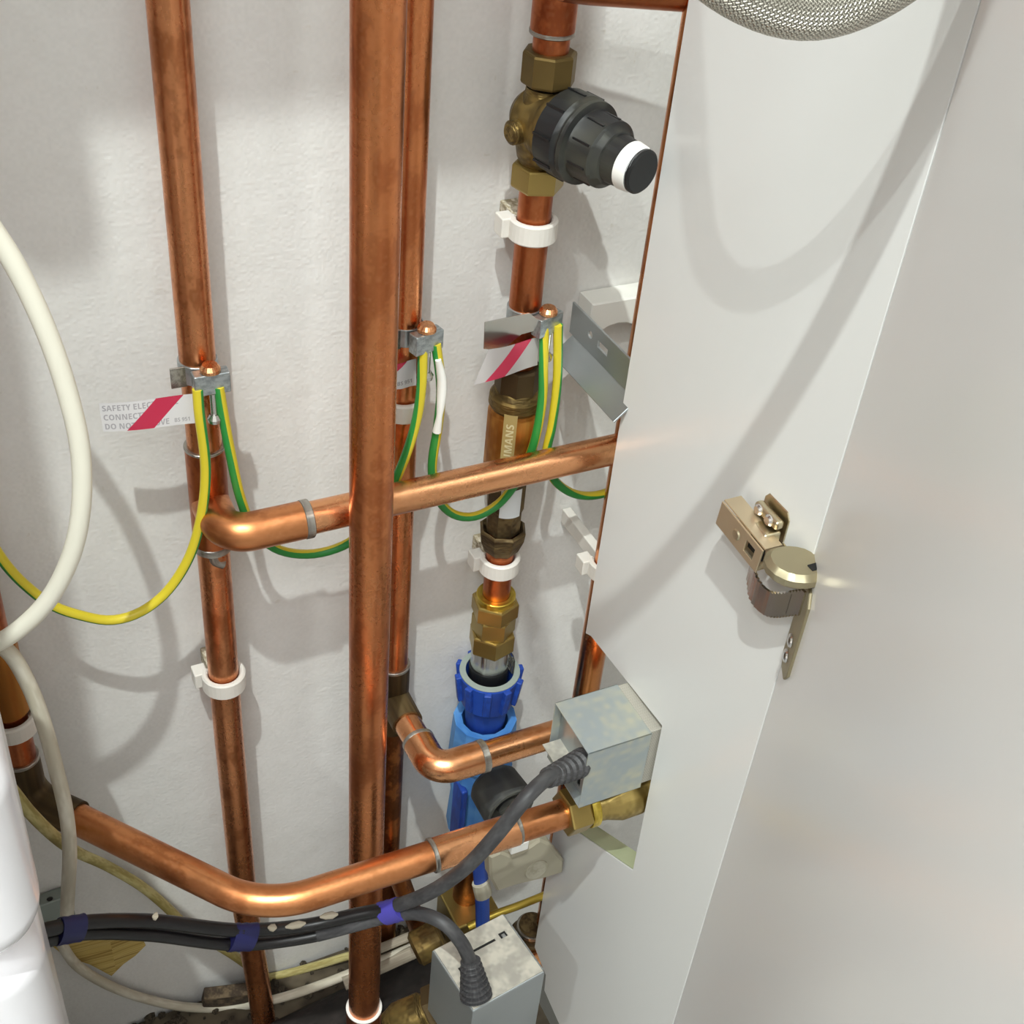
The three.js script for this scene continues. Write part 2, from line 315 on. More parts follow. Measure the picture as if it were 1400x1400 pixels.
// ───────── the cabinet ─────────
const PX = 0.262, ZB = 0.105, ZF = 0.3075, TOP = 1.99;
const DOOR = { p: [0.2622, 0, 0.3079], a: Math.PI / 6 };            // hinge line and how far the open door swings in
const dDir = new THREE.Vector3(-Math.sin(DOOR.a), 0, Math.cos(DOOR.a)), dNor = new THREE.Vector3(-Math.cos(DOOR.a), 0, -Math.sin(DOOR.a));
{
  const t = thing('cabinet', 'white gloss cupboard with its right side panel notched around a valve and door swung open', 'cabinet', [0, 0.17, 0.2]);
  // right side panel: shape in (z, y); thickness to +x
  const n1 = [0.262, 0.6817, 0.1129], n2 = [0.262, 0.6894, 0.2166], n3 = [0.262, 0.5275, 0.2209], q1 = [0.262, 0.2547, 0.1229], q2 = [0.262, 0.2456, 0.1312], q3 = [0.262, 0.2218, 0.1332], q4 = [0.262, 0.2153, 0.163];
  const prof = [[ZB, TOP], [ZF, TOP], [ZF, 0.205], [ZB + 0.12, 0.205], [q4[2], q4[1]], [q3[2], q3[1]], [q2[2], q2[1]], [ZB, q1[1]], [ZB, 0.455], [n3[2], n3[1]], [n2[2], n2[1]], [n1[2], n1[1]], [ZB, n1[1] - 0.004]];
  const sp = part('side_panel', slab(prof.map(([z, y]) => [z, y]), 0.0172, [PX + 0.0172, 0, 0], [0, 0, 1], [0, 1, 0], [], 0.0003), M.melamine, t, 'right panel with a hand-cut notch');
  part('cut_edge', slab([[n3[2] - 0.001, n3[1] + 0.0002], [n3[2] - 0.001, n3[1] + 0.0012], [ZB, 0.4562], [ZB, 0.4552]], 0.0165, [PX + 0.0169, 0, 0], [0, 0, 1], [0, 1, 0], [], 0.0001), M.chip, sp, 'bare pale green board edge of the notch');
  part('side_panel', box(-0.224, 1.095, 0.155, 0.018, 1.79, 0.305, 0.0008), M.melamine, t);  // left panel, out of view; placed to shade the left of the wall
  part('top_panel', box(0.0235, 2.0, 0.155, 0.513, 0.018, 0.305, 0.0008), M.melamine, t);
  part('bottom_panel', box(0.0225, 0.19, 0.153, 0.475, 0.016, 0.3, 0.0008), M.floorDirt, t, 'dusty brown cupboard floor');
  // door
  const dw = 0.52, o = V(DOOR.p);
  const dg = slab(rect(0, 0.2, dw, TOP + 0.02), 0.018, [o.x, 0, o.z], dDir.toArray(), [0, 1, 0], [], 0.0008);
  // slab grows along dir x up; the seen inner face must be the one at the hinge line
  const grow = new THREE.Vector3().crossVectors(dDir, new THREE.Vector3(0, 1, 0));
  if (grow.dot(dNor) > 0) dg.translate(dNor.x * -0.018, 0, dNor.z * -0.018);
  const door = part('door', dg, M.doorWhite, t, 'plain white door seen along its inner face');
  const hd = o.clone().addScaledVector(dDir, dw - 0.06).addScaledVector(dNor, -0.04);
  part('handle', [tube([hd.x, 0.8, hd.z], [hd.x, 1.0, hd.z], 0.005), tube([hd.x, 0.82, hd.z], [hd.x + 0.0225 * dNor.x, 0.82, hd.z + 0.0225 * dNor.z], 0.004), tube([hd.x, 0.98, hd.z], [hd.x + 0.0225 * dNor.x, 0.98, hd.z + 0.0225 * dNor.z], 0.004)], M.steel, door);
  // hinge
  const h = new THREE.Group(); h.name = 'hinge'; h.position.set(PX, 0.73, 0.08); t.add(h); h.userData.label = 'nickel concealed hinge between side panel and door';
  const a0 = [0.243, 0.9101, 0.2475], a1 = [0.243, 0.9069, 0.2897];
  const A0 = V(a0), A1 = V(a1), ad = A1.clone().sub(A0), L = ad.length(); ad.normalize();
  const upA = new THREE.Vector3(0, 1, 0).sub(ad.clone().multiplyScalar(ad.y)).normalize();
  const P3 = (s, u, x) => A0.clone().addScaledVector(ad, s).addScaledVector(upA, u).add(new THREE.Vector3(x, 0, 0));
  // channel-shaped arm: outer face toward -x with screw and adjusting slot
  const face = slab(rect(0, -0.0085, L, 0.0085), 0.0012, P3(0, 0, 0), ad.toArray(), upA.toArray(), [rect(L * 0.66, -0.004, L * 0.86, 0.004)], 0.0002);
  const web = (u) => slab(rect(0, 0, L, 0.0115), 0.0012, P3(0, u, 0.0002), ad.toArray(), [1, 0, 0], [], 0.0002);
  part('arm', [face, web(0.0085), web(-0.0073)], M.armBeige, h);
  part('screw', lathe([[0, 0], [0.0036, 0], [0.0036, 0.0008], [0.0028, 0.0018], [0, 0.0018]], P3(L * 0.45, 0, -0.0002), [-1, 0, 0], 20), M.nickel, h);
  part('slot_shade_back', box(...P3(L * 0.76, 0, 0.004).toArray(), 0.001, 0.009, 0.014, 0.0002), M.dark, h);  // black plate stands in for the shade inside the arm slot
  // mounting plate on the panel with its upper wing
  const w0 = [0.258, 0.9101, 0.2737], w1 = [0.258, 0.9341, 0.2736];
  const wl = V(w0), wt = V(w1);
  part('mounting_plate', [slab([[-0.028, -0.012], [0.02, -0.012], [0.02, 0.012], [-0.028, 0.012]], 0.004, [PX - 0.0005, wl.y - 0.012, wl.z - 0.01], [0, 0, -1], [0, 1, 0], [], 0.0005),
    slab([[-0.012, 0], [0.012, 0], [0.012, 0.02], [0.009, 0.024], [-0.009, 0.024], [-0.012, 0.02]], 0.003, [PX - 0.0005, wl.y - 0.004, wl.z - 0.002], [0, 0, -1], [0, 1, 0], [], 0.0005),
    box(PX - 0.008, wl.y + 0.004, wl.z - 0.002, 0.012, 0.008, 0.022, 0.002), box(PX - 0.005, wl.y + 0.0125, wl.z - 0.002, 0.006, 0.006, 0.022, 0.002)], M.nickel, h);
  for (const [dy, dz, r] of [[0.0125, 0.004, 0.0036], [0.0125, -0.006, 0.0034]]) part('screw', lathe([[0, 0], [r, 0], [r, 0.0008], [r * 0.7, 0.002], [0, 0.002]], [PX - 0.0075, wl.y + dy, wl.z - 0.002 + dz], [-1, 0, 0], 20), M.chrome, h);
  // knuckle cover
  const k0 = V([0.246, 0.9162, 0.3085]);
  const kn = slab(Array.from({ length: 18 }, (_, i) => { const a = i / 18 * 6.283, q = 1 - 0.12 * Math.cos(2 * a + 0.6); return [0.0172 * q * Math.cos(a), 0.0145 * q * Math.sin(a)]; }), 0.010, [k0.x + 0.004, k0.y - 0.005, k0.z], [0, 0, 1], [1, 0, 0], [], 0.003);
  part('knuckle', toCreasedNormals(kn, 0.7), M.nickelDull, h);
  part('pivot_slot_shade', box(k0.x + 0.010, k0.y + 0.0050, k0.z + 0.008, 0.006, 0.0012, 0.005, 0.0004), M.dark, h);  // solid dark block, its colour standing in for a shaded slot
  part('pivot', tube([k0.x + 0.012, k0.y - 0.02, k0.z + 0.014], [k0.x + 0.012, k0.y + 0.004, k0.z + 0.014], 0.0035), M.nickel, h);
  // chrome link that curls into the cup
  const l0 = [0.25, 0.8877, 0.29], l1 = V([0.25, 0.9076, 0.321]);
  const L0 = V(l0);
  const lp = spline([[L0.x - 0.002, L0.y + 0.010, L0.z - 0.012], [L0.x - 0.004, L0.y + 0.002, L0.z - 0.003], [L0.x - 0.002, L0.y, L0.z + 0.008], [l1.x, l1.y, l1.z]], 20);
  const strip = [];
  for (let i = 0; i < lp.length - 1; i++) { const m = lp[i].clone().lerp(lp[i + 1], 0.5), d = lp[i + 1].clone().sub(lp[i]); const g = new THREE.BoxGeometry(0.0016, 0.017, d.length() * 1.15); g.rotateY(Math.atan2(d.x, d.z)); g.translate(m.x, m.y - 0.006, m.z); strip.push(g); }
  part('link', strip, M.chrome, h);
  // cup plate screwed flat on the door
  const cp = V([0.2556, 0.8761, 0.3183]);
  part('cup_plate', slab([[-0.010, -0.026], [-0.004, -0.033], [0.006, -0.033], [0.011, -0.026], [0.011, 0.026], [0.006, 0.033], [-0.004, 0.033], [-0.010, 0.026]], 0.002, cp.clone().addScaledVector(dNor, -0.0005), [dDir.x, 0, dDir.z], [0, 1, 0], [], 0.0005).translate(grow.dot(dNor) > 0 ? 0 : dNor.x * 0.002, 0, grow.dot(dNor) > 0 ? 0 : dNor.z * 0.002), M.nickelDull, h);
  for (const dy of [-0.02, -0.008]) part('screw', lathe([[0, 0], [0.0042, 0], [0.0038, 0.001], [0.002, 0.0018], [0, 0.0018]], cp.clone().addScaledVector(dNor, 0.0018).add(new THREE.Vector3(0, dy, 0)), dNor, 18), M.chrome, h);
}

{ // unseen boxes out of view above, shaped to shade the upper wall
  const t = thing('unseen_shading_boxes', 'unseen white boxes in the top of the cupboard, out of view, shading the upper wall', 'unseen_shading_boxes', [-0.075, 1.6, 0.15]);
  part('shading_case', box(-0.0765, 1.79, 0.155, 0.27, 0.262, 0.29, 0.006), M.melamine, t);
  part('right_shading_box', box(0.018, 1.642, 0.2, 0.08, 0.05, 0.2, 0.008, 3), M.melamine, t);
  part('left_shading_box', box(-0.190, 1.627, 0.245, 0.042, 0.075, 0.11, 0.014, 4), M.softener, t);
}

// ───────── wall-fixed pieces ─────────
{ // bare wood where the paint is missing, low on the wall
  const a = [-0.1399, 0.3798, 0.0004], c = [[-0.1407, 0.3499, 0.0004], [-0.1269, 0.3723, 0.0004], [-0.1069, 0.376, 0.0004], [-0.0878, 0.3499, 0.0004], [-0.0825, 0.3129, 0.0004], [-0.0925, 0.3028, 0.0004], [-0.1042, 0.2959, 0.0004], [-0.1158, 0.2843, 0.0004], [-0.1316, 0.3128, 0.0004], [-0.1488, 0.3347, 0.0004], [-0.157, 0.3552, 0.0004]];
  const wood = canvasTex(256, 256, (x, w, h) => { x.fillStyle = '#c2a760'; x.fillRect(0, 0, w, h); seed = 99; for (let i = 0; i < 90; i++) { x.strokeStyle = rnd() < 0.5 ? 'rgba(120,92,40,0.35)' : 'rgba(226,205,140,0.35)'; x.lineWidth = 1 + rnd() * 2; x.beginPath(); const y = rnd() * h; x.moveTo(0, y); x.bezierCurveTo(w * 0.3, y - 24 * rnd(), w * 0.6, y + 24 * rnd(), w, y + 20); x.stroke(); } });
  wood.wrapS = wood.wrapT = THREE.RepeatWrapping; wood.repeat.set(9, 9);
  part('bare_wood_patch', slab(c.map((p) => [p[0], p[1]]).reverse(), 0.0008, [0, 0, 0.0002], [1, 0, 0], [0, 1, 0], [], 0.0001), new THREE.MeshStandardMaterial({ map: wood, roughness: 0.9 }), scene.getObjectByName('wall_back'), 'bare yellow wood where paint is missing');
}
{ // painted batten with an arched cut around the far pipe
  const s = [[0.281, 0.9145], [0.40, 0.9145], [0.40, 0.874], [0.334, 0.874]];
  for (let i = 1; i < 10; i++) { const a = Math.PI * i / 10; s.push([0.305 + 0.0235 * Math.cos(a), 0.874 + 0.021 * Math.sin(a)]); }
  s.push([0.2815, 0.874]);
  single('timber_batten', slab(s, 0.02, [0, 0, 0.0005], [1, 0, 0], [0, 1, 0], [], 0.001), M.whitePaint, 'white painted batten on the wall with an arch cut round the far pipe', 'batten');
}
{ // galvanised angle bracket running from the wall to the side panel
  const t = thing('angle_bracket', 'grey galvanised angle bracket fixing the notched panel to the wall', 'bracket', [0.2685, 0.9, 0.03]);
  const b0 = [0.2685, 0.9173, 0.0169], b1 = [0.2685, 0.9187, 0.0994];
  const B0 = V(b0), d = V(b1).sub(B0), L = d.length() + 0.012; d.normalize();
  const u = new THREE.Vector3(0, 1, 0).sub(d.clone().multiplyScalar(d.y)).normalize();
  part('upper_flange', slab(rect(0, -0.024, L, 0), 0.0018, B0, d.toArray(), u.toArray(), [rect(L * 0.42, -0.014, L * 0.56, -0.009), circle(L * 0.3, -0.0105, 0.0028)], 0.0003), M.zinc, t);
  const f0 = B0.clone().addScaledVector(u, -0.023), out = new THREE.Vector3(-0.75, -0.66, 0);
  part('lower_flange', slab(rect(0.004, 0, L, 0.022), 0.0018, f0, d.toArray(), out.toArray(), [], 0.0003), M.zinc, t);
  part('screw', lathe([[0, 0], [0.0035, 0], [0.003, 0.0012], [0, 0.0016]], V([0.297, 0.9071, 0.0015]), [0, 0, 1], 16), M.solder, t);
}
// milky pipe clips: base block on the wall, ring round the pipe
function clip(x, y, z, r, label, dirtyBase = true) {
  const t = thing('pipe_clip', label, 'pipe clip', [x, y, 0], 'plastic pipe clips on the copper pipes');
  const ro = r + 0.005, h = 0.0145, arc = [];
  const n = 22, a0 = -0.25 * Math.PI, a1 = 1.25 * Math.PI;           // jaw open toward the wall side
  const so = [], si = [];
  for (let i = 0; i <= n; i++) { const a = -0.72 * Math.PI + i / n * 1.44 * Math.PI + Math.PI / 2; so.push([ro * Math.cos(a), ro * Math.sin(a)]); si.push([(r + 0.0006) * Math.cos(a), (r + 0.0006) * Math.sin(a)]); }
  const shape = so.concat(si.reverse());
  // shape plane: x right, y = out of the wall; thickness along the pipe
  part('ring', slab(shape, h, [x, y + h / 2, z], [1, 0, 0], [0, 0, 1], [], 0.0012), M.milky, t);
  part('base', box(x - 0.001, y - 0.001, (z - r * 0.75) / 2 + 0.0005, r * (z > 0.06 ? 0.7 : 1.5), h * 0.95, z - r * 0.75, 0.001), dirtyBase ? M.clipDirty : M.milky, t, dirtyBase ? 'painted over dirty base' : undefined);
  part('lug', box(x - ro * 0.98, y, z - r * 0.8, 0.010, h * 0.95, 0.012, 0.001), M.milky, t);
  return t;
}
clip(0.0, 0.6548, 0.032, 0.011, 'milky plastic clip on the left copper pipe, below the elbow branch');
clip(0.221, 0.9876, 0.032, 0.011, 'milky plastic clip on the right pipe just below the valve with a black cap');
clip(0.221, 0.7026, 0.032, 0.011, 'milky plastic clip on the right pipe just above the brass coupling');
clip(-0.1475, 0.6819, 0.045, 0.0125, 'off-white plastic clip on the copper pipe at the left edge');
clip(0.135, 0.8700, 0.032, 0.011, 'off-white clip half hidden behind the thick copper pipe', false);
clip(0.2962, 0.7074, 0.07, 0.011, 'off-white plastic clip at the back edge of the side panel', false);

// ───────── copper pipes ─────────
const R22 = 0.011, R28 = 0.014;
const cuOpt = { seg: 28 };
{ // left pipe with its tee and the branch that runs right behind the thick pipe
  const x = 0, z = 0.032, yb = 0.8225;
  const t = thing('copper_pipe', 'left upright copper pipe with a soldered tee and a long branch running right', 'pipe', [x, 0.2, z]);
  part('upright_pipe', sweep(bend([[x, 1.64, z], [x, 1.2, z], [x, 0.9, z], [x, 0.6, z], [0.0015, 0.37, z + 0.001], [0.0067, 0.2611, 0.036], [0.0079, 0.1921, 0.046], [0.0075, 0.1398, 0.055]], 0.12, 6), R22, cuOpt), M.copLeft, t);
  part('tee_fitting', [tube([x, yb + 0.043, z], [x, yb - 0.034, z], 0.0128, cuOpt)], M.copRed, t);
  const el = bend([[x, yb, z + 0.004], [x, yb, 0.072], [0.052, yb, 0.072]], 0.019, 12);
  part('elbow_fitting', sweep(el, 0.0127, cuOpt), M.copBend, t);
  part('branch_pipe', tube([0.045, yb, 0.072], [0.36, yb + 0.002, 0.072], R22, cuOpt), M.copNew, t);
  part('solder_ring', collar(0.0105, 0.0131, 0.006, [0.050, yb, 0.072], [1, 0, 0]), M.solder, t);
  part('solder_ring', collar(0.0105, 0.0132, 0.0022, [x, yb + 0.043, z]), M.solder, t);
  part('solder_ring', sweep(spline([[x - 0.003, yb - 0.034, z + 0.009], [x - 0.001, yb - 0.046, z + 0.0085], [x + 0.004, yb - 0.05, z + 0.0085]], 12), 0.0035, { seg: 12 }), M.solder, t, 'runs of grey solder under the tee');
  part('solder_ring', collar(0.0105, 0.0132, 0.006, [x, yb - 0.04, z]), M.solder, t);
}
{ // thick front pipe
  const x = 0.088, z = 0.1;
  const t = thing('thick_copper_pipe', 'thick upright copper pipe in front of all the others', 'pipe', [x, 0.2, z]);
  const yc = 0.2528;
  part('pipe', tube([0.0855, 1.64, z], [0.0885, yc - 0.02, z], R28, { seg: 36 }), M.copMain, t);
  part('socket', lathe([[0.0142, 0], [0.0162, 0], [0.0162, -0.05], [0.012, -0.055]].reverse(), [0.0885, yc, z]), M.copRed, t);
  part('sealing_ring', collar(0.0138, 0.0166, 0.0022, [0.0885, yc, z]), M.paintWhite, t, 'pale ring at the bottom socket');
}
{ // thin pipe behind the thick one, with tee and bent branch to the actuator
  const x = 0.135, z = 0.032, yb = 0.5845;
  const t = thing('copper_pipe', 'upright copper pipe half hidden behind the thick pipe, its branch bending toward the upper actuator', 'pipe', [x, 0.2, z]);
  part('upright_pipe', tube([0.132, 1.64, z], [x, yb + 0.03, z], R22, cuOpt), M.copMain, t);
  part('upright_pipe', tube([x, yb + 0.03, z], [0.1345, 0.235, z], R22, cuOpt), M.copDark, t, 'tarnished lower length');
  part('tee_fitting', [tube([x, yb + 0.036, z], [x, yb - 0.036, z], 0.0128, cuOpt), tube([x, yb, z], [x, yb, z + 0.032], 0.0128, cuOpt)], M.brassDirty, t);
  part('branch_pipe', sweep([V([x, yb, z + 0.03]), V([x + 0.001, yb, 0.09])], R22, cuOpt), M.copNew, t);
  part('elbow_fitting', sweep(bend([[x + 0.001, yb, 0.086], [x + 0.002, yb, 0.1165], [0.176, yb, 0.1165]], 0.017, 14), 0.0128, cuOpt), M.copNew, t);
  part('branch_pipe', tube([0.172, yb, 0.1165], [0.36, yb - 0.001, 0.1165], R22, cuOpt), M.copNew, t);
  part('solder_ring', collar(0.0105, 0.0132, 0.006, [0.1735, yb, 0.1165], [1, 0, 0]), M.solder, t);
  part('solder_ring', collar(0.0105, 0.0131, 0.004, [x + 0.001, yb, 0.083], [0, 0, 1]), M.solder, t);
  part('solder_ring', collar(0.0105, 0.0131, 0.003, [x, yb + 0.035, z]), M.solder, t);
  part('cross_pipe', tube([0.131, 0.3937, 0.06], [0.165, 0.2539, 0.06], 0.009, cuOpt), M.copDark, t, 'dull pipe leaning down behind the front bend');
}
{ // pipe from the left edge sweeping forward and right to the upper valve
  const x = -0.1475, z = 0.045, y = 0.602;
  const t = thing('copper_pipe', 'copper pipe sweeping from the left edge in a wide bend to the upper valve', 'pipe', [x, 0.2, z]);
  part('upright_pipe', tube([x, 1.64, z], [x, y + 0.02, z], R22, cuOpt), M.copRed, t);
  part('coupling', tube([x, 0.6870 + 0.008, z], [x, 0.7556, z], 0.0145, cuOpt), M.brassAmber, t);
  const ed = new THREE.Vector3(0.65, 0, 0.76).normalize();
  part('elbow_fitting', sweep(bend([[x, y + 0.042, z], [x, y, z], V([x, y, z]).addScaledVector(ed, 0.042)], 0.017, 12), 0.0128, cuOpt), M.brassDirty, t);
  part('solder_ring', collar(0.0105, 0.0131, 0.003, [x, y + 0.041, z]), M.solder, t);
  const st = V([x, y, z]).addScaledVector(ed, 0.036);
  part('swept_pipe', sweep(bend([st, [-0.0225, y, 0.197], [0.212, 0.6, 0.2]], 0.07, 24), R22, cuOpt), M.copBend, t);
  for (const px of [0.098, 0.163]) part('solder_ring', collar(0.0105, 0.0126, 0.0035, [px, 0.601, 0.1985], [1, 0, 0.01]), M.solder, t);
  part('socket', tube([0.0985, 0.601, 0.1985], [0.164, 0.6005, 0.1995], 0.0121, cuOpt), M.copNew, t);
}
{ // pipe behind the side panel and the one across the top
  const t = thing('copper_pipe', 'upright copper pipe behind the back edge of the side panel', 'pipe', [0.2962, 0.2, 0.07]);
  part('pipe', tube([0.2962, 1.64, 0.07], [0.2962, 0.23, 0.07], R22, cuOpt), M.copFar, t);
  single('copper_pipe', sweep(bend([[0.2147, 1.1463, 0.05], [0.2289, 1.1436, 0.05], [0.2646, 1.1408, 0.055], [0.2938, 1.1387, 0.06], [0.3189, 1.136, 0.065]], 0.1, 6), R22, cuOpt), M.copRed, 'short length of copper pipe along the top edge of the photograph', 'pipe');
}
{ // right-hand stack: plain copper lengths
  const x = 0.221, z = 0.032;
  const t = thing('copper_pipe', 'right upright copper pipe joining the black-capped valve, the amber valve and the blue stopcock', 'pipe', [x, 0.2, z]);
  part('socket', tube([x, 1.64, z], [x, 1.1114, z], 0.0133, cuOpt), M.copRed, t);
  part('pipe', tube([x, 1.1106, z], [x, 1.0874, z], R22, cuOpt), M.copRed, t);
  part('solder_ring', collar(0.0105, 0.0137, 0.003, [x, 1.1106, z]), M.solder, t);
  part('pipe', tube([x, 1.0228, z], [x, 0.8708, z], R22, cuOpt), M.copRed, t);
  part('pipe', tube([x, 0.7274, z], [x, 0.6546, z], R22, cuOpt), M.copRed, t);
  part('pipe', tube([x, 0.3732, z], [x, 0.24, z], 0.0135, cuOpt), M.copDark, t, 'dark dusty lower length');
}
{ // pressure reducing valve
  const x = 0.221, z = 0.032, b = V([x + 0.001, 1.0582, z]), ax = new THREE.Vector3(0.026, -0.003, 0.08).normalize();
  const t = thing('pressure_valve', 'tarnished brass pressure valve with a black stepped cap pointing forward', 'valve', [x, 1.0, z]);
  const yt = 1.0794, yb2 = 1.0315;
  part('body', [lathe([[0.0125, 0], [0.0145, 0.004], [0.0165, (yt - yb2) * 0.3], [0.0205, (yt - yb2) * 0.5], [0.0165, (yt - yb2) * 0.74], [0.013, (yt - yb2) - 0.004], [0.0125, yt - yb2]], [x, yb2, z]), lathe([[0, -0.02], [0.012, -0.019], [0.0185, -0.012], [0.0205, 0], [0.0225, 0.01], [0.0225, 0.02], [0, 0.02]], b, ax),
    lathe([[0, 0], [0.0075, 0], [0.0075, 0.006], [0.005, 0.008], [0, 0.008]], b.clone().add(new THREE.Vector3(-0.018, -0.004, 0.002)), [-1, 0, 0.2], 20)], M.brassOld, t);
  part('nut', hexNut(0.0152, 1.1013 - 1.0812, [x, 1.0812, z], [0, 1, 0], 0.5, 8), M.brassOld, t);
  part('lower_nut', hexNut(0.0146, 1.0315 - 1.0150, [x, 1.0150, z], [0, 1, 0], 0.75), M.brass, t);
  const c0 = b.clone().addScaledVector(ax, 0.014);
  const cap = part('cap', lathe([[0, 0], [0.0235, 0], [0.0258, 0.0015], [0.0262, 0.016], [0.0245, 0.0185], [0.0245, 0.0195], [0.0258, 0.021], [0.0255, 0.0235], [0.0215, 0.0245], [0.021, 0.0255], [0.0205, 0.041], [0.0190, 0.0425], [0.0165, 0.046], [0.0150, 0.0465], [0.0134, 0.064], [0, 0.064]], c0, ax, 48), M.capBlack, t);
  const ribs = [];
  for (let i = 0; i < 9; i++) { const a = i / 9 * 6.283, g = new THREE.BoxGeometry(0.0014, 0.014, 0.0014); g.translate(0.0262 * Math.cos(a), 0.0085, 0.0262 * Math.sin(a)); ribs.push(along(g, c0, ax)); const k = new THREE.BoxGeometry(0.0012, 0.013, 0.0012); k.translate(0.0206 * Math.cos(a + 0.3), 0.033, 0.0206 * Math.sin(a + 0.3)); ribs.push(along(k, c0, ax)); }
  part('grip_rib', ribs, M.black, cap);
  part('paint_band', along(new THREE.LatheGeometry([[0.0142, 0], [0.0147, 0.0002], [0.0139, 0.0078], [0.0132, 0.0082]].map((p) => new THREE.Vector2(...p)), 28, 1.1, 3.1), c0.clone().addScaledVector(ax, 0.0562), ax), M.paintWhite, cap, 'white paint round half of the cap end');
  part('cap_end', lathe([[0, 0], [0.0133, 0], [0.0133, 0.003], [0.0120, 0.0042], [0, 0.0042]], c0.clone().addScaledVector(ax, 0.0635), ax, 36), new THREE.MeshStandardMaterial({ roughness: 0.5, map: canvasTex(128, 128, (c, w, h) => { c.fillStyle = '#101112'; c.fillRect(0, 0, w, h); seed = 5; c.strokeStyle = 'rgba(220,224,228,0.8)'; for (let i = 0; i < 14; i++) { c.lineWidth = 1 + rnd() * 2; c.beginPath(); const px = rnd() * w * 0.5, py = h * (0.55 + 0.4 * rnd()); c.moveTo(px, py); c.lineTo(px + 8 + rnd() * 24, py - 12 + rnd() * 18); c.stroke(); } }) }), cap, 'black end with white scratches');
}
{ // amber coloured check valve with a printed strip
  const x = 0.221, z = 0.032;
  const t = thing('check_valve', 'amber brass valve body with a pale printed strip behind the horizontal pipe', 'valve', [x, 0.72, z]);
  const y0 = 0.8659, y1 = 0.7942, yu = 0.8828;
  part('upper_hex', hexNut(0.0148, yu - y0 + 0.004, [x, y0 - 0.002, z], [0, 1, 0], 0.3, 8), M.brassDirty, t);
  part('shoulder', lathe([[0.0175, 0], [0.0192, 0.003], [0.0188, 0.01], [0.0145, 0.0165], [0.011, 0.0165]], [x, y0 - 0.016, z]), M.brassOld, t);
  part('body', lathe([[0.014, -0.008], [0.0185, 0], [0.0192, 0.004], [0.019, y0 - y1 - 0.02], [0.017, y0 - y1 - 0.014]], [x, y1, z]), M.brassAmber, t);
  // print: strip on the body facing the viewer
  const lab = new THREE.CylinderGeometry(0.0194, 0.0194, y0 - y1 - 0.026, 10, 1, true, -0.86, 0.5); lab.translate(x, (y0 + y1) / 2 + 0.001, z);
  part('printed_strip', lab, new THREE.MeshStandardMaterial({ roughness: 0.6, side: THREE.DoubleSide, map: canvasTex(64, 256, (c, w, h) => { c.fillStyle = '#b5a066'; c.fillRect(0, 0, w, h); c.save(); c.translate(w * 0.28, h * 0.97); c.rotate(-Math.PI / 2); c.font = 'bold 50px sans-serif'; c.fillStyle = '#ded6ac'; c.fillText('ZUMANS', 0, 34, h * 0.95); c.restore(); }) }), t, 'pale strip printed with upright capital letters');
  part('white_label', (() => { const g = new THREE.CylinderGeometry(0.0152, 0.0152, 0.026, 12, 1, true, -0.75, 1.1); g.translate(x, 0.7713, z); return g; })(), plain(0xdfe3e6, 0.5, { side: THREE.DoubleSide }), t, 'white paper label below the horizontal pipe');
  part('lower_body', lathe([[0.0135, 0], [0.0135, 0.02], [0.0148, 0.024], [0.0148, 0.07], [0.012, 0.075]], [x, 0.7369, z], [0, 1, 0], 8, 0.3), M.brassDirty, t);
  part('lower_nut', lathe([[0.0112, 0], [0.014, 0.003], [0.0178, 0.014], [0.0186, 0.022], [0.0165, 0.024], [0.0135, 0.019]], [x, 0.7149, z], [0, 1, 0], 8, 0.3), M.brassDirty, t);
}
{ // brass compression coupling
  const x = 0.221, z = 0.032, y0 = 0.6110, y1 = 0.6665, h = y1 - y0;
  const t = thing('compression_coupling', 'short brass compression coupling with stacked hexagon nuts above the blue fitting', 'coupling', [x, y0, z]);
  part('nut', hexNut(0.0168, h * 0.3, [x, y0 + h * 0.66, z], [0, 1, 0], 0.35), M.brass, t);
  part('center_body', hexNut(0.0155, h * 0.34, [x, y0 + h * 0.33, z], [0, 1, 0], 0.6), M.brass, t);
  part('nut', hexNut(0.0168, h * 0.34, [x, y0, z], [0, 1, 0], 0.25), M.brass, t);
  part('groove_ring', [collar(0.011, 0.0160, 0.003, [x, y0 + h * 0.64, z]), collar(0.0112, 0.0158, 0.006, [x, y0 + h * 0.95, z])], M.brassBright, t);
  const ys = 0.5913;
  part('steel_sleeve', lathe([[0.013, 0], [0.0158, 0], [0.0160, 0.002], [0.0160, y0 - ys], [0.013, y0 - ys]], [x, ys, z]), M.steel, t);
  part('black_sleeve', lathe([[0.010, 0], [0.0165, 0], [0.0168, 0.01], [0.0168, 0.034], [0.013, 0.034]], [x, ys - 0.0345, z]), M.black, t);
  const fr = []; seed = 41;
  for (let i = 0; i < 9; i++) { const a = 0.2 + rnd() * 0.8; fr.push(sweep(spline([[x + 0.0165 * Math.cos(a), y0 + 0.006 - rnd() * 0.02, z + 0.0165 * Math.sin(a)], [x + 0.020 * Math.cos(a), y0 - 0.004 - rnd() * 0.02, z + 0.02 * Math.sin(a)], [x + 0.021 * Math.cos(a), y0 - 0.012 - rnd() * 0.022, z + 0.02 * Math.sin(a)]], 6), 0.0004, { seg: 5 })); }
  const f = part('hemp_strand', fr, M.blackDusty, t); f.userData.kind = 'stuff';
}
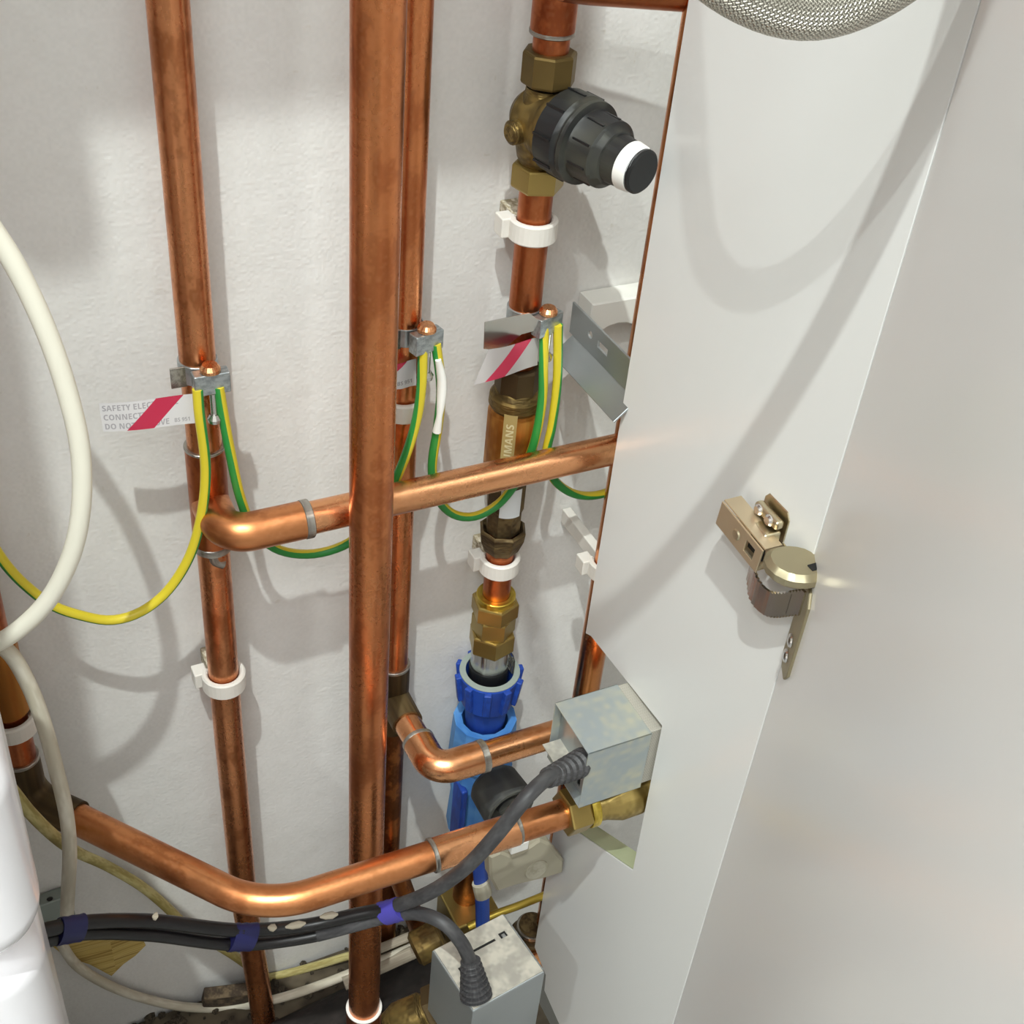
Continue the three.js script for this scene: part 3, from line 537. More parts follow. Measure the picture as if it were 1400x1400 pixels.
{ // blue plastic stopcock
  const x = 0.221, z = 0.034;
  const t = thing('stopcock', 'blue plastic stopcock with a ribbed collar and a dusty black knob', 'stopcock', [x, 0.38, z]);
  const yt = 0.5846, ym = 0.5195, H = yt - ym;
  const cl = part('collar', lathe([[0.0185, H * 0.6], [0.0205, H], [0.0248, H], [0.0258, H - 0.002], [0.0225, H * 0.48], [0.0185, H * 0.4], [0.0170, 0], [0.014, -0.01]].reverse(), [x, ym, z]), M.blue, t);
  const ribs = [];
  for (let i = 0; i < 10; i++) { const a = i / 10 * 6.283 + 0.15; const g = new RoundedBoxGeometry(0.0065, H * 0.44, 0.007, 1, 0.001); g.rotateX(0.12); g.translate(0, H * 0.76, 0.0245); g.rotateY(a); g.translate(x, ym, z); ribs.push(g); }
  for (const r of ribs) part('rib', r, M.blue, cl);
  part('rim', collar(0.0203, 0.0254, 0.0012, [x, yt - 0.0006, z]), M.plasticGrey, cl, 'dusty grey rim');
  const yb = 0.4753, hb = ym + 0.008 - yb;
  part('body_nut', [lathe([[0.0275, 0], [0.0295, 0.006], [0.0285, hb * 0.62], [0.0275, hb], [0.0205, hb - 0.001], [0.0195, hb * 0.5]], [x, yb, z], [0, 1, 0], 12, 0.2)], M.blueLight, t);
  const yl = 0.3778;
  part('body', [lathe([[0.022, 0], [0.027, 0.008], [0.025, (yb - yl) * 0.5], [0.0285, yb - yl - 0.006], [0.027, yb - yl + 0.002], [0, yb - yl + 0.002]], [x, yl, z], [0, 1, 0], 12, 0.3)], M.blueLight, t);
  for (const [dx, dz] of [[-0.024, 0.012], [0.024, 0.012]]) part('wing', box(x + dx, (yb + yl) / 2 - 0.004, z + dz, 0.006, (yb - yl) * 0.8, 0.02, 0.002), M.blue, t);
  // black knob pointing forward and slightly up
  const k0 = V([0.2114, 0.4679, 0.066]), ka = V([0.02, 0.32, 0.95]).normalize();
  const kn = part('knob', lathe([[0, 0], [0.0195, 0], [0.0225, 0.004], [0.024, 0.03], [0.0225, 0.034], [0.0195, 0.034], [0.019, 0.024], [0.010, 0.024], [0.0095, 0.03], [0, 0.03]], V([0.2139, 0.4851, 0.07]), V([0.08, -0.02, 1]).normalize(), 36), M.blackDusty, t, 'dusty black knob');
  const yn = 0.2145, yn1 = 0.2646;
  part('floor_nut', [hexNut(0.0235, yn1 - yn, [x, yn, z + 0.006], [0, 1, 0], 0.8, 4), lathe([[0.016, -0.016], [0.021, -0.012], [0.021, 0], [0, 0]], [x, yn, z + 0.006])], M.brass, t, 'square brass nut low on the stopcock');
}

// ───────── valve actuators ─────────
function actuator(o, yaw, size, label, endUp) {
  const t = thing('valve_actuator', label, 'actuator', [o[0], o[1], o[2]]);
  return t;
}
{ // upper: housing lies on its side, open end plate to the left
  const X0 = 0.2035, X1 = 0.2545, Y0 = 0.6265, Y1 = 0.685, Z0 = 0.1665, Z1 = 0.2175;
  const t = thing('valve_actuator', 'upper grey metal actuator box set through the notch in the side panel', 'actuator', [0.23, Y0, 0.19]);
  const th = 0.0009, cx = (X0 + X1) / 2;
  const top = slab(rect(X0, Z0, X1, Z1), th, [0, Y1, 0], [1, 0, 0], [0, 0, 1], [], 0.0003);
  const ftx = slab(rect(X0, Y0, X1, Y1), th, [0, 0, Z1 - th], [1, 0, 0], [0, 1, 0], [], 0.0003);
  const bk = slab(rect(X0, Y0, X1, Y1), th, [0, 0, Z0], [1, 0, 0], [0, 1, 0], [], 0.0003);
  const bt = slab(rect(X0, Z0, X1, Z1), th, [0, Y0 + th, 0], [1, 0, 0], [0, 0, 1], [], 0.0003);
  part('cover', [top, ftx, bk, bt], M.zincStain, t);
  part('end_plate', slab([[Z0 + 0.001, Y0 + 0.001], [Z1 - 0.001, Y0 + 0.001], [Z1 - 0.001, Y1 - 0.001], [Z0 + 0.001, Y1 - 0.001]], 0.0012, [X0 + 0.0075, 0, 0], [0, 0, 1], [0, 1, 0], [rect(Z0 + 0.010, Y0 + 0.009, Z0 + 0.014, Y0 + 0.018), rect(Z0 + 0.034, Y0 + 0.006, Z0 + 0.038, Y0 + 0.016)], 0.0002), M.zinc, t);
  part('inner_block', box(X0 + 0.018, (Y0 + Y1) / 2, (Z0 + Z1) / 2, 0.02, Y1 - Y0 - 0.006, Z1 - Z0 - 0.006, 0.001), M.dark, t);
  part('base_flange', slab(rect(X0 - 0.008, Z0 + 0.004, X1, Z1 - 0.012), 0.0014, [0, Y0 + 0.022, 0], [1, 0, 0], [0, 0, 1], [], 0.0003), M.zincDusty, t);
  part('rear_cover', box(0.2715, (Y0 + Y1) / 2, (Z0 + Z1) / 2 - 0.001, 0.034, Y1 - Y0 - 0.0016, Z1 - Z0 - 0.003, 0.001), M.zincDusty, t, 'darker rear part beyond the cover');
}
{ // brass valve under the upper actuator
  const y = 0.6, z = 0.2;
  const t = thing('zone_valve', 'brass valve body with a bright compression nut under the upper actuator box', 'valve', [0.24, y - 0.02, z]);
  part('nut', hexNut(0.0155, 0.018, [0.2025, y, z], [1, 0, 0], 0.4), M.brass, t);
  part('olive_ring', collar(0.010, 0.0165, 0.007, [0.2205, y, z], [1, 0, 0]), M.brassBright, t, 'bright yellow brass collar');
  part('body', [lathe([[0.0135, 0], [0.0145, 0.008], [0.0185, 0.02], [0.0185, 0.036], [0.0145, 0.048], [0.0135, 0.056]], [0.227, y, z], [1, 0, 0]), lathe([[0.015, 0], [0.0135, 0.012], [0.0135, 0.0275]], [0.252, y, z - 0.006])], M.brass, t);
  part('nut', hexNut(0.0155, 0.018, [0.283, y, z], [1, 0, 0], 0.7), M.brass, t);
  part('outlet_pipe', tube([0.30, y, z], [0.37, y, z], R22, cuOpt), M.copRed, t);
}
const A2 = { c: [0.1392, 0.485, 0.2262], yaw: 0.135, w: 0.064, d: 0.0585, h: 0.085 };
{ // lower: housing upright, flat plate on top with slots
  const { c, yaw, w, d, h } = A2;
  const t = thing('valve_actuator', 'lower grey metal actuator box with a slotted dusty top plate', 'actuator', [c[0], c[1] - h, c[2]]);
  const put = (g) => { g.rotateY(yaw); g.translate(c[0], c[1], c[2]); return g; };
  part('cover', put((() => { const s = new THREE.Shape(rect(-w / 2, -d / 2, w / 2, d / 2).map((p) => new THREE.Vector2(...p))); const g = new THREE.ExtrudeGeometry(s, { depth: h - 0.003, bevelEnabled: true, bevelThickness: 0.0015, bevelSize: 0.0015, bevelOffset: -0.0015, bevelSegments: 2 }); g.rotateX(Math.PI / 2); g.translate(0, -0.0015, 0); return g; })()), M.zinc, t);
  const plate = slab(rect(-w / 2 + 0.001, -d / 2 + 0.001, w / 2 - 0.001, d / 2 - 0.001), 0.0012, [0, 0.0012, 0], [1, 0, 0], [0, 0, 1], [rect(-0.006, -0.0135, 0.014, -0.0113), rect(0.0185, -0.0155, 0.0245, -0.0105), rect(-0.0235, -0.006, -0.018, -0.002)], 0.0002);
  part('top_plate', put(plate), M.zincDusty, t, 'dusty plate with slots and cable entry');
  part('slot_shade_back', put(slab(rect(-0.026, -0.018, 0.026, 0.0), 0.0004, [0, 0.0004, 0], [1, 0, 0], [0, 0, 1], [], 0)), M.dark, t);  // black sheet gives the slots above it their shaded depth
  part('lever', put(box(0.0215, 0.0006, -0.012, 0.003, 0.0022, 0.003, 0.0005)), M.zinc, t);
  part('clip_edge', put(box(w / 2 - 0.0006, 0.0006, 0, 0.0012, 0.0026, d * 0.94, 0.0004)), M.zinc, t);
}
{ // brass valve left of the lower actuator
  const p0 = V([0.0883, 0.3573, 0.18]), p1 = V([0.1289, 0.3798, 0.19]);
  const d = p1.clone().sub(p0).normalize();
  const t = thing('zone_valve', 'dull brown brass valve body to the left of the lower actuator box', 'valve', p0.toArray());
  part('body', lathe([[0.012, -0.01], [0.0165, 0], [0.0165, 0.022], [0.0135, 0.026], [0.0135, 0.05]], p0, d), M.brassOld, t);
  part('nut', hexNut(0.0165, 0.018, p0.clone().addScaledVector(d, 0.028), d, 0.3), M.brassDirty, t);
  part('outlet_pipe', tube(V([0.2538, 0.1927, 0.083]), V([0.3521, 0.1838, 0.083]), R22, cuOpt), M.copNew, t, 'short copper outlet beyond the actuator');
}

// ───────── earth clamps, tags and wires ─────────
function clampSet(x, y, z, label, turn = 0) {
  const t = thing('earth_clamp', label, 'earth clamp', [x, y, z], 'earth clamps on the copper pipes');
  const R = (g) => { g.translate(-x, 0, -z); g.rotateY(turn); g.translate(x, 0, z); return g; };
  part('strap', R(collar(0.0109, 0.0121, 0.013, [x, y - 0.006, z])), M.zinc, t);
  part('terminal', R(box(x + 0.003, y + 0.001, z + 0.0185, 0.0218, 0.014, 0.0085, 0.0008)), M.zinc, t);
  part('screw', R(lathe([[0, 0], [0.0062, 0], [0.0062, 0.002], [0.0045, 0.0045], [0, 0.0055]], [x + 0.003, y + 0.0085, z + 0.0185], [0, 1, 0], 22)), M.copNew, t, 'copper coloured screw head');
  part('lug', R(box(x - 0.0135, y, z + 0.007, 0.010, 0.014, 0.0012, 0.0004)), M.solder, t);
  part('stud', R(tube([x + 0.003, y - 0.006, z + 0.0205], [x + 0.003, y - 0.021, z + 0.0205], 0.0022, { seg: 10 })), M.steel, t);
  part('nut', R(lathe([[0, 0], [0.0042, 0.0005], [0.0046, 0.003], [0.003, 0.006], [0, 0.006]], [x + 0.003, y - 0.027, z + 0.0205], [0, 1, 0], 12)), M.steel, t);
  return t;
}
const yc1 = 0.9249, yc2 = 0.9267, yc3 = 0.9236;
clampSet(0, yc1, 0.032, 'steel earth clamp on the left copper pipe above the tee');
clampSet(0.135, yc2, 0.032, 'steel earth clamp beside the thick copper pipe, on the pipe behind it', 0.25);
clampSet(0.221, yc3, 0.032, 'steel earth clamp on the right pipe, holding a crumpled tag', 0.35);
// tags: white strip, lettering and a red slanted bar
const tagTex = canvasTex(512, 160, (c, w, h) => {
  c.fillStyle = '#dcd9da'; c.fillRect(0, 0, w, h);
  c.fillStyle = '#a8a4a8'; c.font = 'bold 44px sans-serif'; c.textBaseline = 'middle';
  c.fillText('SAFETY ELECTRICAL', 10, 28, w - 20); c.fillText('CONNECTION', 10, 80, 300); c.fillText('DO NOT REMOVE', 10, 132, 360); c.font = 'bold 30px sans-serif'; c.fillText('BS 951', 392, 132, 110);
  c.fillStyle = '#c22a4c'; c.beginPath(); c.moveTo(300, 0); c.lineTo(452, 0); c.lineTo(276, h); c.lineTo(126, h); c.closePath(); c.fill();
});
function tagMesh(corners, label, tex = tagTex, thick = 0.0004) {     // corners TL TR BR BL
  const q = corners.map(V), n = 12, pos = [], uv = [], idx = [];
  const nr = q[1].clone().sub(q[0]).cross(q[3].clone().sub(q[0])).normalize().multiplyScalar(-1);
  for (let s = 0; s < 2; s++) for (let j = 0; j <= 4; j++) for (let i = 0; i <= n; i++) {
    const u = i / n, v = j / 4, p = q[0].clone().multiplyScalar((1 - u) * (1 - v)).addScaledVector(q[1], u * (1 - v)).addScaledVector(q[2], u * v).addScaledVector(q[3], (1 - u) * v);
    p.addScaledVector(nr, 0.0012 * Math.sin(u * 5) - s * thick); pos.push(p.x, p.y, p.z); uv.push(u, 1 - v);
  }
  const W = n + 1, K = W * 5;
  for (let j = 0; j < 4; j++) for (let i = 0; i < n; i++) { const a = j * W + i; idx.push(a, a + W, a + 1, a + 1, a + W, a + W + 1, K + a, K + a + 1, K + a + W, K + a + 1, K + a + W + 1, K + a + W); }
  const g = new THREE.BufferGeometry(); g.setAttribute('position', new THREE.Float32BufferAttribute(pos, 3)); g.setAttribute('uv', new THREE.Float32BufferAttribute(uv, 2)); g.setIndex(idx); g.computeVertexNormals();
  return single('warning_tag', g, new THREE.MeshPhysicalMaterial({ map: tex, roughness: 0.4, side: THREE.DoubleSide }), label, 'tag', 'tags at the earth clamps');
}
tagMesh([[-0.0622, 0.9209, 0.046], [-0.0068, 0.9163, 0.0475], [-0.0074, 0.8951, 0.0475], [-0.062, 0.901, 0.046]], 'flat white metal tag with a red slanted bar sticking out left of the left pipe');
tagMesh([[0.1193, 0.9124, 0.046], [0.138, 0.9121, 0.046], [0.1387, 0.8916, 0.046], [0.1197, 0.8933, 0.046]], 'white tag mostly hidden behind the thick copper pipe', canvasTex(128, 128, (c, w, h) => { c.fillStyle = '#cfcccf'; c.fillRect(0, 0, w, h); c.fillStyle = '#c22a4c'; c.beginPath(); c.moveTo(0, 0); c.lineTo(80, 0); c.lineTo(0, 60); c.closePath(); c.fill(); c.fillStyle = '#8f8a90'; c.font = 'bold 26px sans-serif'; c.fillText('BS 951', 30, 110); }));
tagMesh([[0.1852, 0.9156, 0.054], [0.2248, 0.9148, 0.05], [0.2261, 0.8927, 0.05], [0.1754, 0.8915, 0.056]], 'bent tag with a red slanted bar on the right pipe', canvasTex(256, 160, (c, w, h) => { c.fillStyle = '#b8b2b0'; c.fillRect(0, 0, w, h); c.fillStyle = '#c22a4c'; c.beginPath(); c.moveTo(130, 0); c.lineTo(220, 0); c.lineTo(118, h); c.lineTo(40, h); c.closePath(); c.fill(); }));
{ // crumpled bare back of the third tag above it
  const t = single('warning_tag', slab([[0, 0], [0.030, 0.004], [0.046, -0.012], [0.028, -0.016], [0.016, -0.03], [0.003, -0.026]], 0.0006, [0.1824, 0.9347, 0.05], [1, 0.02, 0.12], [0, 1, 0.3], [], 0.0001), M.steel, 'crumpled bare metal tag end above the red-barred tag on the right pipe', 'tag', 'tags at the earth clamps');
}
function wire(pts, label, up = [1, 0, 0], twist = 0, n = 70) {
  return single('earth_wire', sweep(spline(pts, n), 0.0033, { seg: 18, up, twist }), M.earth, label, 'wire', 'yellow and green earth wires between the clamps');
}
wire([[-0.0059, 0.9238, 0.053], [-0.0063, 0.9098, 0.054], [-0.0053, 0.8656, 0.054], [-0.0099, 0.8318, 0.054], [-0.0212, 0.7934, 0.052], [-0.0398, 0.7653, 0.05], [-0.0586, 0.7549, 0.05], [-0.0752, 0.7551, 0.05], [-0.0948, 0.7668, 0.05], [-0.1082, 0.7789, 0.05], [-0.1198, 0.797, 0.05], [-0.1295, 0.8181, 0.05], [-0.1401, 0.8557, 0.05]], 'yellow and green wire looping left from the left clamp under the white hose', [1, 0, 0.15]);
wire([[0.0068, 0.9232, 0.053], [0.008, 0.906, 0.053], [0.0114, 0.8715, 0.052], [0.0169, 0.8307, 0.05], [0.0264, 0.7983, 0.046], [0.044, 0.7755, 0.044], [0.0674, 0.766, 0.044], [0.0901, 0.772, 0.048], [0.1084, 0.7981, 0.056], [0.1251, 0.8348, 0.056], [0.1349, 0.868, 0.055], [0.1384, 0.8956, 0.054], [0.1396, 0.9265, 0.0505]], 'yellow and green wire hanging between the left clamp and the middle clamp', [-1, 0, 0.45], -Math.PI);
wire([[0.1488, 0.9248, 0.0505], [0.153, 0.8919, 0.053], [0.1528, 0.862, 0.052], [0.1511, 0.8242, 0.05], [0.1568, 0.7962, 0.049], [0.1703, 0.7773, 0.049], [0.1869, 0.7707, 0.049], [0.2053, 0.7767, 0.049], [0.2178, 0.7999, 0.053], [0.2264, 0.8266, 0.054], [0.2293, 0.8653, 0.055], [0.2272, 0.8955, 0.055], [0.2268, 0.9243, 0.0505]], 'yellow and green wire hanging between the middle clamp and the right clamp', [-1, 0, 0.2], -Math.PI);
wire([[0.2374, 0.923, 0.0505], [0.2406, 0.8798, 0.053], [0.2414, 0.8421, 0.052], [0.2411, 0.8119, 0.05], [0.2502, 0.7889, 0.049], [0.2698, 0.7701, 0.049], [0.2896, 0.7635, 0.049], [0.3109, 0.7672, 0.05], [0.3419, 0.7771, 0.05]], 'yellow and green wire going right from the right clamp behind the side panel', [1, 0, 0.1], Math.PI);
single('paint_splash', sweep(spline([[0.1488, 0.9155, 0.0552], [0.1521, 0.8994, 0.0555], [0.1523, 0.8761, 0.0552], [0.1509, 0.8581, 0.0545]], 20), (s) => 0.0034 * (0.6 + 0.4 * Math.abs(Math.sin(s * 70))), { seg: 10 }), M.paintWhite, 'white paint splashed on the wire right of the middle clamp', 'paint');

// ───────── hoses and cables ─────────
single('white_hose', sweep(spline([[-0.1173, 1.0966, 0.11], [-0.1086, 1.0741, 0.11], [-0.0996, 1.0505, 0.112], [-0.091, 1.0155, 0.115], [-0.0856, 0.9768, 0.117], [-0.0841, 0.9401, 0.118], [-0.0889, 0.9017, 0.118], [-0.0986, 0.8686, 0.116], [-0.1153, 0.8371, 0.112], [-0.1367, 0.8157, 0.108], [-0.156, 0.8046, 0.104]], 90), 0.0053, { seg: 20 }), M.hose, 'thick white plastic hose curving in from the left edge', 'hose');
single('white_cable', sweep(spline([[-0.1503, 0.8119, 0.1], [-0.1399, 0.797, 0.102], [-0.1339, 0.7751, 0.106], [-0.1299, 0.7441, 0.112], [-0.1284, 0.7056, 0.118], [-0.128, 0.6665, 0.122], [-0.1305, 0.6294, 0.122], [-0.1367, 0.5788, 0.115], [-0.1444, 0.5094, 0.1]], 60), 0.0048, { seg: 14 }), M.cableWhite, 'white cable hanging straight down beside the left edge', 'cable');
single('white_cable', sweep(spline([[-0.1663, 0.7311, 0.12], [-0.1573, 0.6974, 0.115], [-0.1493, 0.66, 0.108], [-0.1392, 0.6163, 0.095], [-0.1243, 0.5319, 0.05], [-0.1014, 0.4624, 0.02], [-0.0781, 0.4126, 0.012], [-0.0624, 0.375, 0.01], [-0.0495, 0.3441, 0.012], [-0.0291, 0.3061, 0.012], [-0.0063, 0.265, 0.012], [0.0085, 0.235, 0.012]], 60), 0.0042, { seg: 12 }), M.cableYellow, 'grubby yellowed cable running down to the right under the swept pipe', 'cable');
single('white_cable', sweep(spline([[-0.151, 0.4038, 0.03], [-0.1419, 0.346, 0.02], [-0.1192, 0.2875, 0.012], [-0.0906, 0.244, 0.01], [-0.0564, 0.2108, 0.012], [-0.0137, 0.1951, 0.02], [0.0279, 0.216, 0.04], [0.0647, 0.2306, 0.05], [0.1071, 0.2418, 0.055], [0.1407, 0.245, 0.055], [0.1635, 0.2404, 0.05]], 60), 0.0044, { seg: 12 }), M.cableWhite, 'white cable sagging along the foot of the wall behind the pipes', 'cable');
single('yellow_cable', sweep(spline([[0.0094, 0.2033, 0.004], [0.0343, 0.1984, 0.006], [0.0698, 0.2021, 0.012], [0.1051, 0.2116, 0.02], [0.1474, 0.2212, 0.03], [0.1701, 0.2347, 0.04]], 40), 0.004, { seg: 12 }), M.cableYellow, 'thin yellowed cable between the left pipe and the thick pipe at the bottom', 'cable');
single('earth_wire', sweep(spline([[0.2003, 0.2885, 0.08], [0.2244, 0.2939, 0.08], [0.2539, 0.294, 0.08], [0.2933, 0.2963, 0.08]], 30), 0.0038, { seg: 12 }), M.brassBright, 'short yellow wire behind the lower actuator', 'wire');
{ // two cables taped together, each ending at an actuator
  const c1 = spline([[-0.1653, 0.6199, 0.17], [-0.1524, 0.6144, 0.168], [-0.1346, 0.6065, 0.165], [-0.0936, 0.5785, 0.16], [-0.0302, 0.5305, 0.16], [0.0164, 0.5213, 0.168], [0.0467, 0.5298, 0.178], [0.0733, 0.5423, 0.19], [0.0928, 0.5839, 0.215], [0.1105, 0.6268, 0.232], [0.1257, 0.6634, 0.24], [0.1444, 0.6924, 0.24], [0.1617, 0.6933, 0.232], [0.1795, 0.6832, 0.222]], 110);
  const t1 = thing('power_cable', 'dark cable from the taped bundle up to the upper actuator', 'cable', c1[0].toArray());
  part('sheath', sweep(c1.slice(0, 62), 0.005, { seg: 16 }), M.cableBlack, t1);
  part('sheath', sweep(c1.slice(61), 0.0052, { seg: 16 }), M.cableGrey, t1, 'grey stretch beyond the tape');
  const relief = (p0, p1, r0, r1, par) => { const prof = [[0.004, 0]], L = p0.distanceTo(p1), n = 7; for (let i = 0; i < n; i++) { const f = i / n, r = r0 + (r1 - r0) * f, s = f * L, d = L / n; prof.push([r * 0.82, s + 0.02 * d], [r * 1.05, s + 0.2 * d], [r * 1.05, s + 0.6 * d], [r * 0.8, s + 0.75 * d]); } prof.push([r1, L], [0, L]); part('strain_relief', lathe(prof, p0, p1.clone().sub(p0), 26, 0.5), M.cableGrey, par, 'ribbed strain relief'); };
  relief(V([0.1653, 0.6898, 0.229]), V([0.2107, 0.6608, 0.205]), 0.0068, 0.0106, t1);
  const c2 = spline([[-0.1671, 0.608, 0.17], [-0.1538, 0.6038, 0.168], [-0.1359, 0.5957, 0.165], [-0.095, 0.5638, 0.16], [-0.0311, 0.5134, 0.16], [0.0161, 0.5064, 0.168], [0.0468, 0.5168, 0.178], [0.0736, 0.5312, 0.19], [0.0884, 0.5462, 0.205], [0.1004, 0.5512, 0.222], [0.1108, 0.5355, 0.232], [0.1189, 0.5081, 0.236], [0.1238, 0.4864, 0.2365]], 110);
  const t2 = thing('power_cable', 'dark cable from the taped bundle arching down onto the lower actuator', 'cable', c2[0].toArray());
  part('sheath', sweep(c2.slice(0, 62), 0.005, { seg: 16 }), M.cableBlack, t2);
  part('sheath', sweep(c2.slice(61), 0.0052, { seg: 16 }), M.cableGrey, t2, 'grey stretch beyond the tape');
  const base = V([0.1185, 0.4862, 0.2496]); relief(V([0.1182, 0.5136, 0.2355]), base, 0.0072, 0.0122, t2);
  const near = (px, arr) => { let best = 0, bd = 1e9; arr.forEach((p, i) => { const d = p.distanceTo(V(px)); if (d < bd) { bd = d; best = i; } }); return best; };
  const band = (i, w, label, mat) => { const j = near(c1[i].toArray(), c2), a = c1[i].clone().lerp(c2[j], 0.5), d = c1[i + 1].clone().sub(c1[i]).normalize(), sv = c1[i].clone().sub(c2[j]), sep = sv.length(); const p = []; for (let k = -3; k <= 3; k++) p.push(a.clone().addScaledVector(d, k / 3 * w / 2)); single('tape_band', sweep(p, (s) => 0.0071 + 0.0002 * Math.sin(s * 900), { seg: 20, up: sv.toArray(), flat: (sep + 0.0118) / 2 / 0.0071 }), mat, label, 'tape', 'blue tape bands on the dark cables'); };
  band(near([-0.1403, 0.6081, 0.165], c1), 0.016, 'leftmost blue tape band on the dark cables, one end loose', M.tape);
  band(near([-0.0271, 0.5287, 0.16], c1), 0.017, 'blue tape band on the dark cables in front of the left pipe', M.tape);
  band(near([0.0728, 0.5426, 0.19], c1), 0.017, 'lighter violet tape band where the two dark cables part', M.tapeLight);
  for (const [a, b] of [[[-0.0122, 0.5308, 0.165], [-0.0061, 0.5277, 0.166]], [[0.0002, 0.5264, 0.167], [0.0144, 0.5293, 0.171]], [[0.0234, 0.5385, 0.176], [0.0366, 0.5374, 0.178]], [[-0.0897, 0.5856, 0.163], [-0.086, 0.5835, 0.163]]]) { const A = V(a), B = V(b); part('paint_flake', sweep([A, A.clone().lerp(B, 0.3), A.clone().lerp(B, 0.7), B], (q, f, i) => [0.0008, 0.0026, 0.003, 0.0008][i], { seg: 10, up: [0, 0.6, 0.8], flat: 0.5 }), M.dustWhite, t1, 'flake of pale paint'); }
}
{ // braided hose dipping into the top of the picture
  const t = thing('braided_hose', 'silver braided flexible hose dipping in at the top right', 'hose', [0.15, 1.2, 0.34]);
  part('braid', sweep(spline([[0.02, 1.50, 0.30], [0.045, 1.38, 0.312], [0.071, 1.284, 0.327], [0.108, 1.240, 0.338], [0.150, 1.226, 0.345], [0.189, 1.242, 0.348], [0.217, 1.285, 0.345], [0.228, 1.38, 0.335], [0.232, 1.52, 0.32], [0.233, 1.64, 0.31]], 140), 0.0085, { seg: 32 }), M.braid, t);
}

// ───────── left and bottom clutter ─────────
{ // white glossy housing at the left edge
  const t = thing('filter_housing', 'glossy white rounded plastic housing at the lower left edge', 'housing', [-0.2, 0.2, 0.25]);
  part('head', box(-0.179, 0.875, 0.25, 0.056, 0.13, 0.15, 0.026, 6), M.softener, t);
  part('body', box(-0.181, 0.5, 0.245, 0.052, 0.6, 0.14, 0.024, 6), M.softener, t);
}
{
  const t = thing('cable_clip', 'small grey plastic clip on the wall beside the hanging white cable', 'clip', [-0.1509, 0.4167, 0]);
  part('block', slab([[-0.014, -0.014], [0.016, -0.014], [0.016, 0.014], [-0.014, 0.014]], 0.012, [-0.1509, 0.4174, 0.0005], [1, 0.05, 0], [0, 1, 0], [], 0.001), M.plasticGrey, t);
  part('nail', lathe([[0, 0], [0.0025, 0], [0.002, 0.001], [0, 0.001]], [-0.1504, 0.4368, 0.0128], [0, 0, 1], 12), M.dark, t);
}
single('pipe_insulation', tube([0.0083, 0.1892, 0.07], [0.1778, 0.2204, 0.07], 0.0205, { seg: 24 }), M.foam, 'black foam pipe insulation lying along the cupboard floor', 'insulation');
single('white_pipe', tube([0.0832, 0.2355, 0.06], [0.1622, 0.2468, 0.06], 0.0065, { seg: 18 }), M.dustWhite, 'dusty white plastic pipe right of the thick pipe foot', 'pipe');
single('white_pipe', tube([0.1088, 0.2546, 0.05], [0.1582, 0.2584, 0.05], 0.0045, { seg: 18 }), M.dustWhite, 'thinner dusty white pipe above the black foam', 'pipe');
single('brass_elbow', lathe([[0.0125, 0], [0.0165, 0.003], [0.0165, 0.026], [0.012, 0.03]], V([0.1398, 0.3003, 0.09]), V([0.1794, 0.3122, 0.09]).sub(V([0.1398, 0.3003, 0.09]))), M.brassOld, 'dull brass fitting behind the arching dark cable', 'fitting');
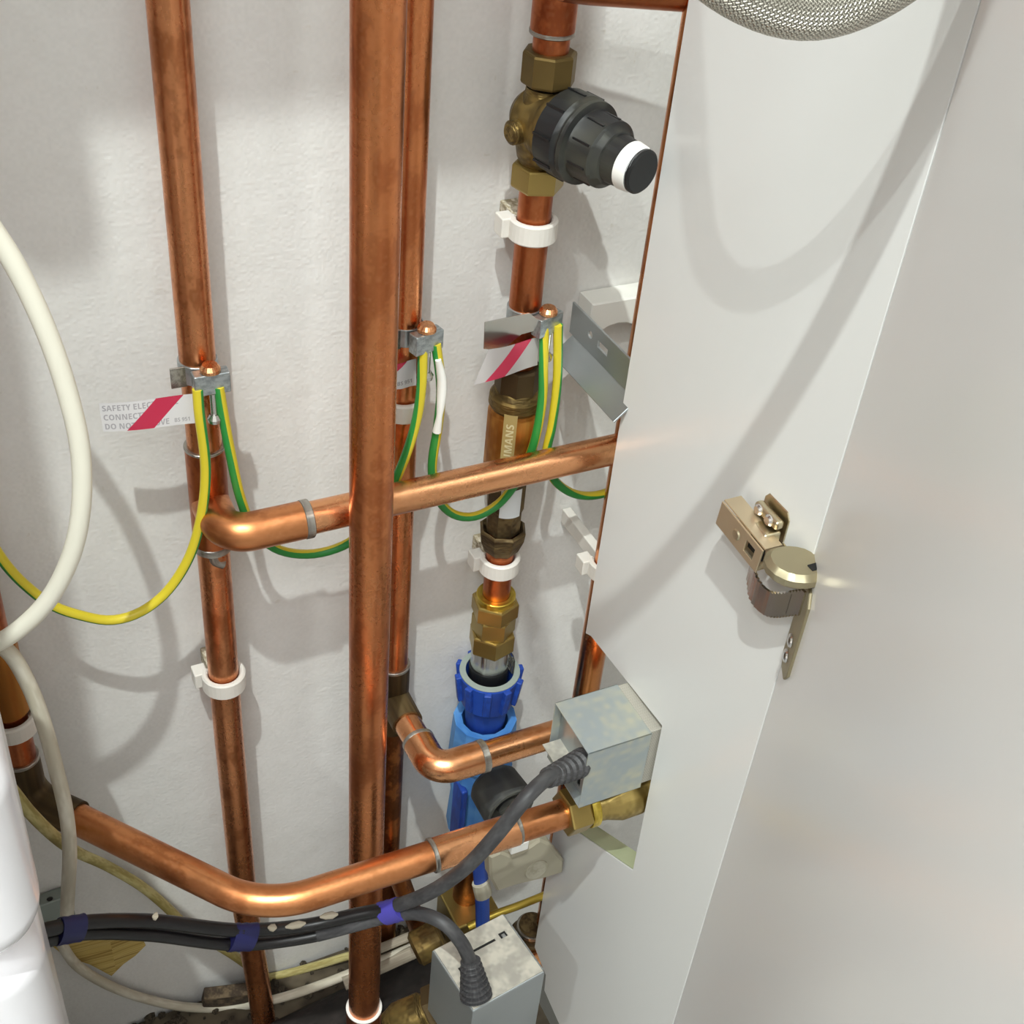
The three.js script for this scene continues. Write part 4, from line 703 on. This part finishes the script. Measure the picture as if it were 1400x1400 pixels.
{ // blue lever with a grey band, and the pale plastic winged handle beside it
  const t = thing('lever_handle', 'narrow blue lever with a pale band between the two actuators', 'lever', [0.1969, 0.3372, 0.11]);
  part('lever', sweep(spline([[0.1875, 0.4579, 0.105], [0.19, 0.4247, 0.108], [0.1943, 0.3823, 0.11], [0.1972, 0.3398, 0.112]], 16), 0.0068, { seg: 14, flat: 0.5 }), M.blue, t);
  part('band', sweep(spline([[0.1912, 0.4045, 0.11], [0.1951, 0.3843, 0.111]], 4), 0.008, { seg: 14, flat: 0.7 }), M.greyPlastic, t, 'pale grey band');
  const g = thing('tap_handle', 'pale grey plastic winged handle under the swept pipe beside the panel edge', 'handle', [0.2192, 0.4429, 0.13]);
  const pts = [[665, 1165], [680, 1158], [695, 1164], [712, 1157], [722, 1150], [735, 1140], [748, 1146], [758, 1160], [767, 1170], [766, 1186], [742, 1194], [722, 1204], [700, 1202], [676, 1211], [666, 1195]];
  const o = V([0.2192, 0.4429, 0.13]), uu = V([0.255, 0.4379, 0.13]).sub(o).normalize(), vv = new THREE.Vector3(0, 0.8, -0.6);
  const W2 = [[0.1822, 0.4769, 0.13], [0.1928, 0.4784, 0.13], [0.2046, 0.4665, 0.13], [0.2147, 0.4684, 0.13], [0.2296, 0.4768, 0.13], [0.2398, 0.4658, 0.13], [0.2488, 0.4482, 0.13], [0.2569, 0.4338, 0.13], [0.2583, 0.4163, 0.13], [0.2409, 0.417, 0.13], [0.2106, 0.4225, 0.13], [0.1939, 0.4231, 0.13], [0.186, 0.4448, 0.13]];
  part('wing', slab(W2.map((p) => [p[0], p[1]]).reverse(), 0.014, [0, 0, 0.122], [1, 0, 0], [0, 1, 0], [], 0.002), M.greyPlastic, g);
  part('boss', lathe([[0, 0], [0.011, 0], [0.0105, 0.0015], [0, 0.002]], [0.2294, 0.437, 0.136], [0, 0.1, 1], 24), M.greyPlastic, g);
  part('white_key', box(...[0.2068, 0.4845, 0.139], 0.016, 0.011, 0.006, 0.001), M.paintWhite, g, 'cream key on top of the handle');
}
{ // crumbs of plaster and wood on the cupboard floor and stuck low on the wall
  seed = 77; const chips = [];
  const put = (p, sx, sy, sz) => { const g = new THREE.DodecahedronGeometry(1, 0); g.scale(sx, sy, sz); g.rotateY(rnd() * 6); g.rotateX(rnd() * 0.6); g.translate(...p); chips.push(g); };
  for (let i = 0; i < 150; i++) { const x = -0.12 + rnd() * 0.36, z = 0.004 + Math.pow(rnd(), 1.6) * 0.09, q = 0.0015 + rnd() * rnd() * 0.006; put([x, 0.1985 + q * 0.4, z], q, q * 0.5, q * (0.6 + rnd())); }
  const d = single('debris', join(chips), M.floorDirt, 'brown crumbs of plaster and wood scattered along the foot of the wall', 'debris'); d.userData.kind = 'stuff';
  single('wood_offcut', slab([[-0.03, -0.012], [0.028, -0.010], [0.034, 0.011], [-0.026, 0.014]], 0.012, [-0.0119, 0.2137, 0.012], [1, 0, 0.25], [0, 1, 0.2], [], 0.001), M.brassDirty.clone(), 'small dark wooden block behind the foot of the left copper pipe', 'offcut').material = mottled(44, 0x6a5a44, 0x3c3024, { rough: 0.9, metal: 0, cells: 9, rep: [20, 20] });
}
{ // dark lower part of the stop tap to the right
  const t = thing('floor_tap', 'dark dusty brass tap in the corner between lower actuator and side panel', 'tap', [0.289, 0.1658, 0.05]);
  part('body', lathe([[0.012, 0], [0.021, 0.006], [0.022, 0.028], [0.015, 0.036], [0.013, 0.05], [0, 0.052]], [0.2856, 0.1688, 0.06]), M.brassDirty, t);
  part('collar', collar(0.012, 0.016, 0.006, V([0.2856, 0.1688, 0.06]).add(new THREE.Vector3(0, 0.04, 0))), M.solder, t);
}
renderer.render(scene, camera);
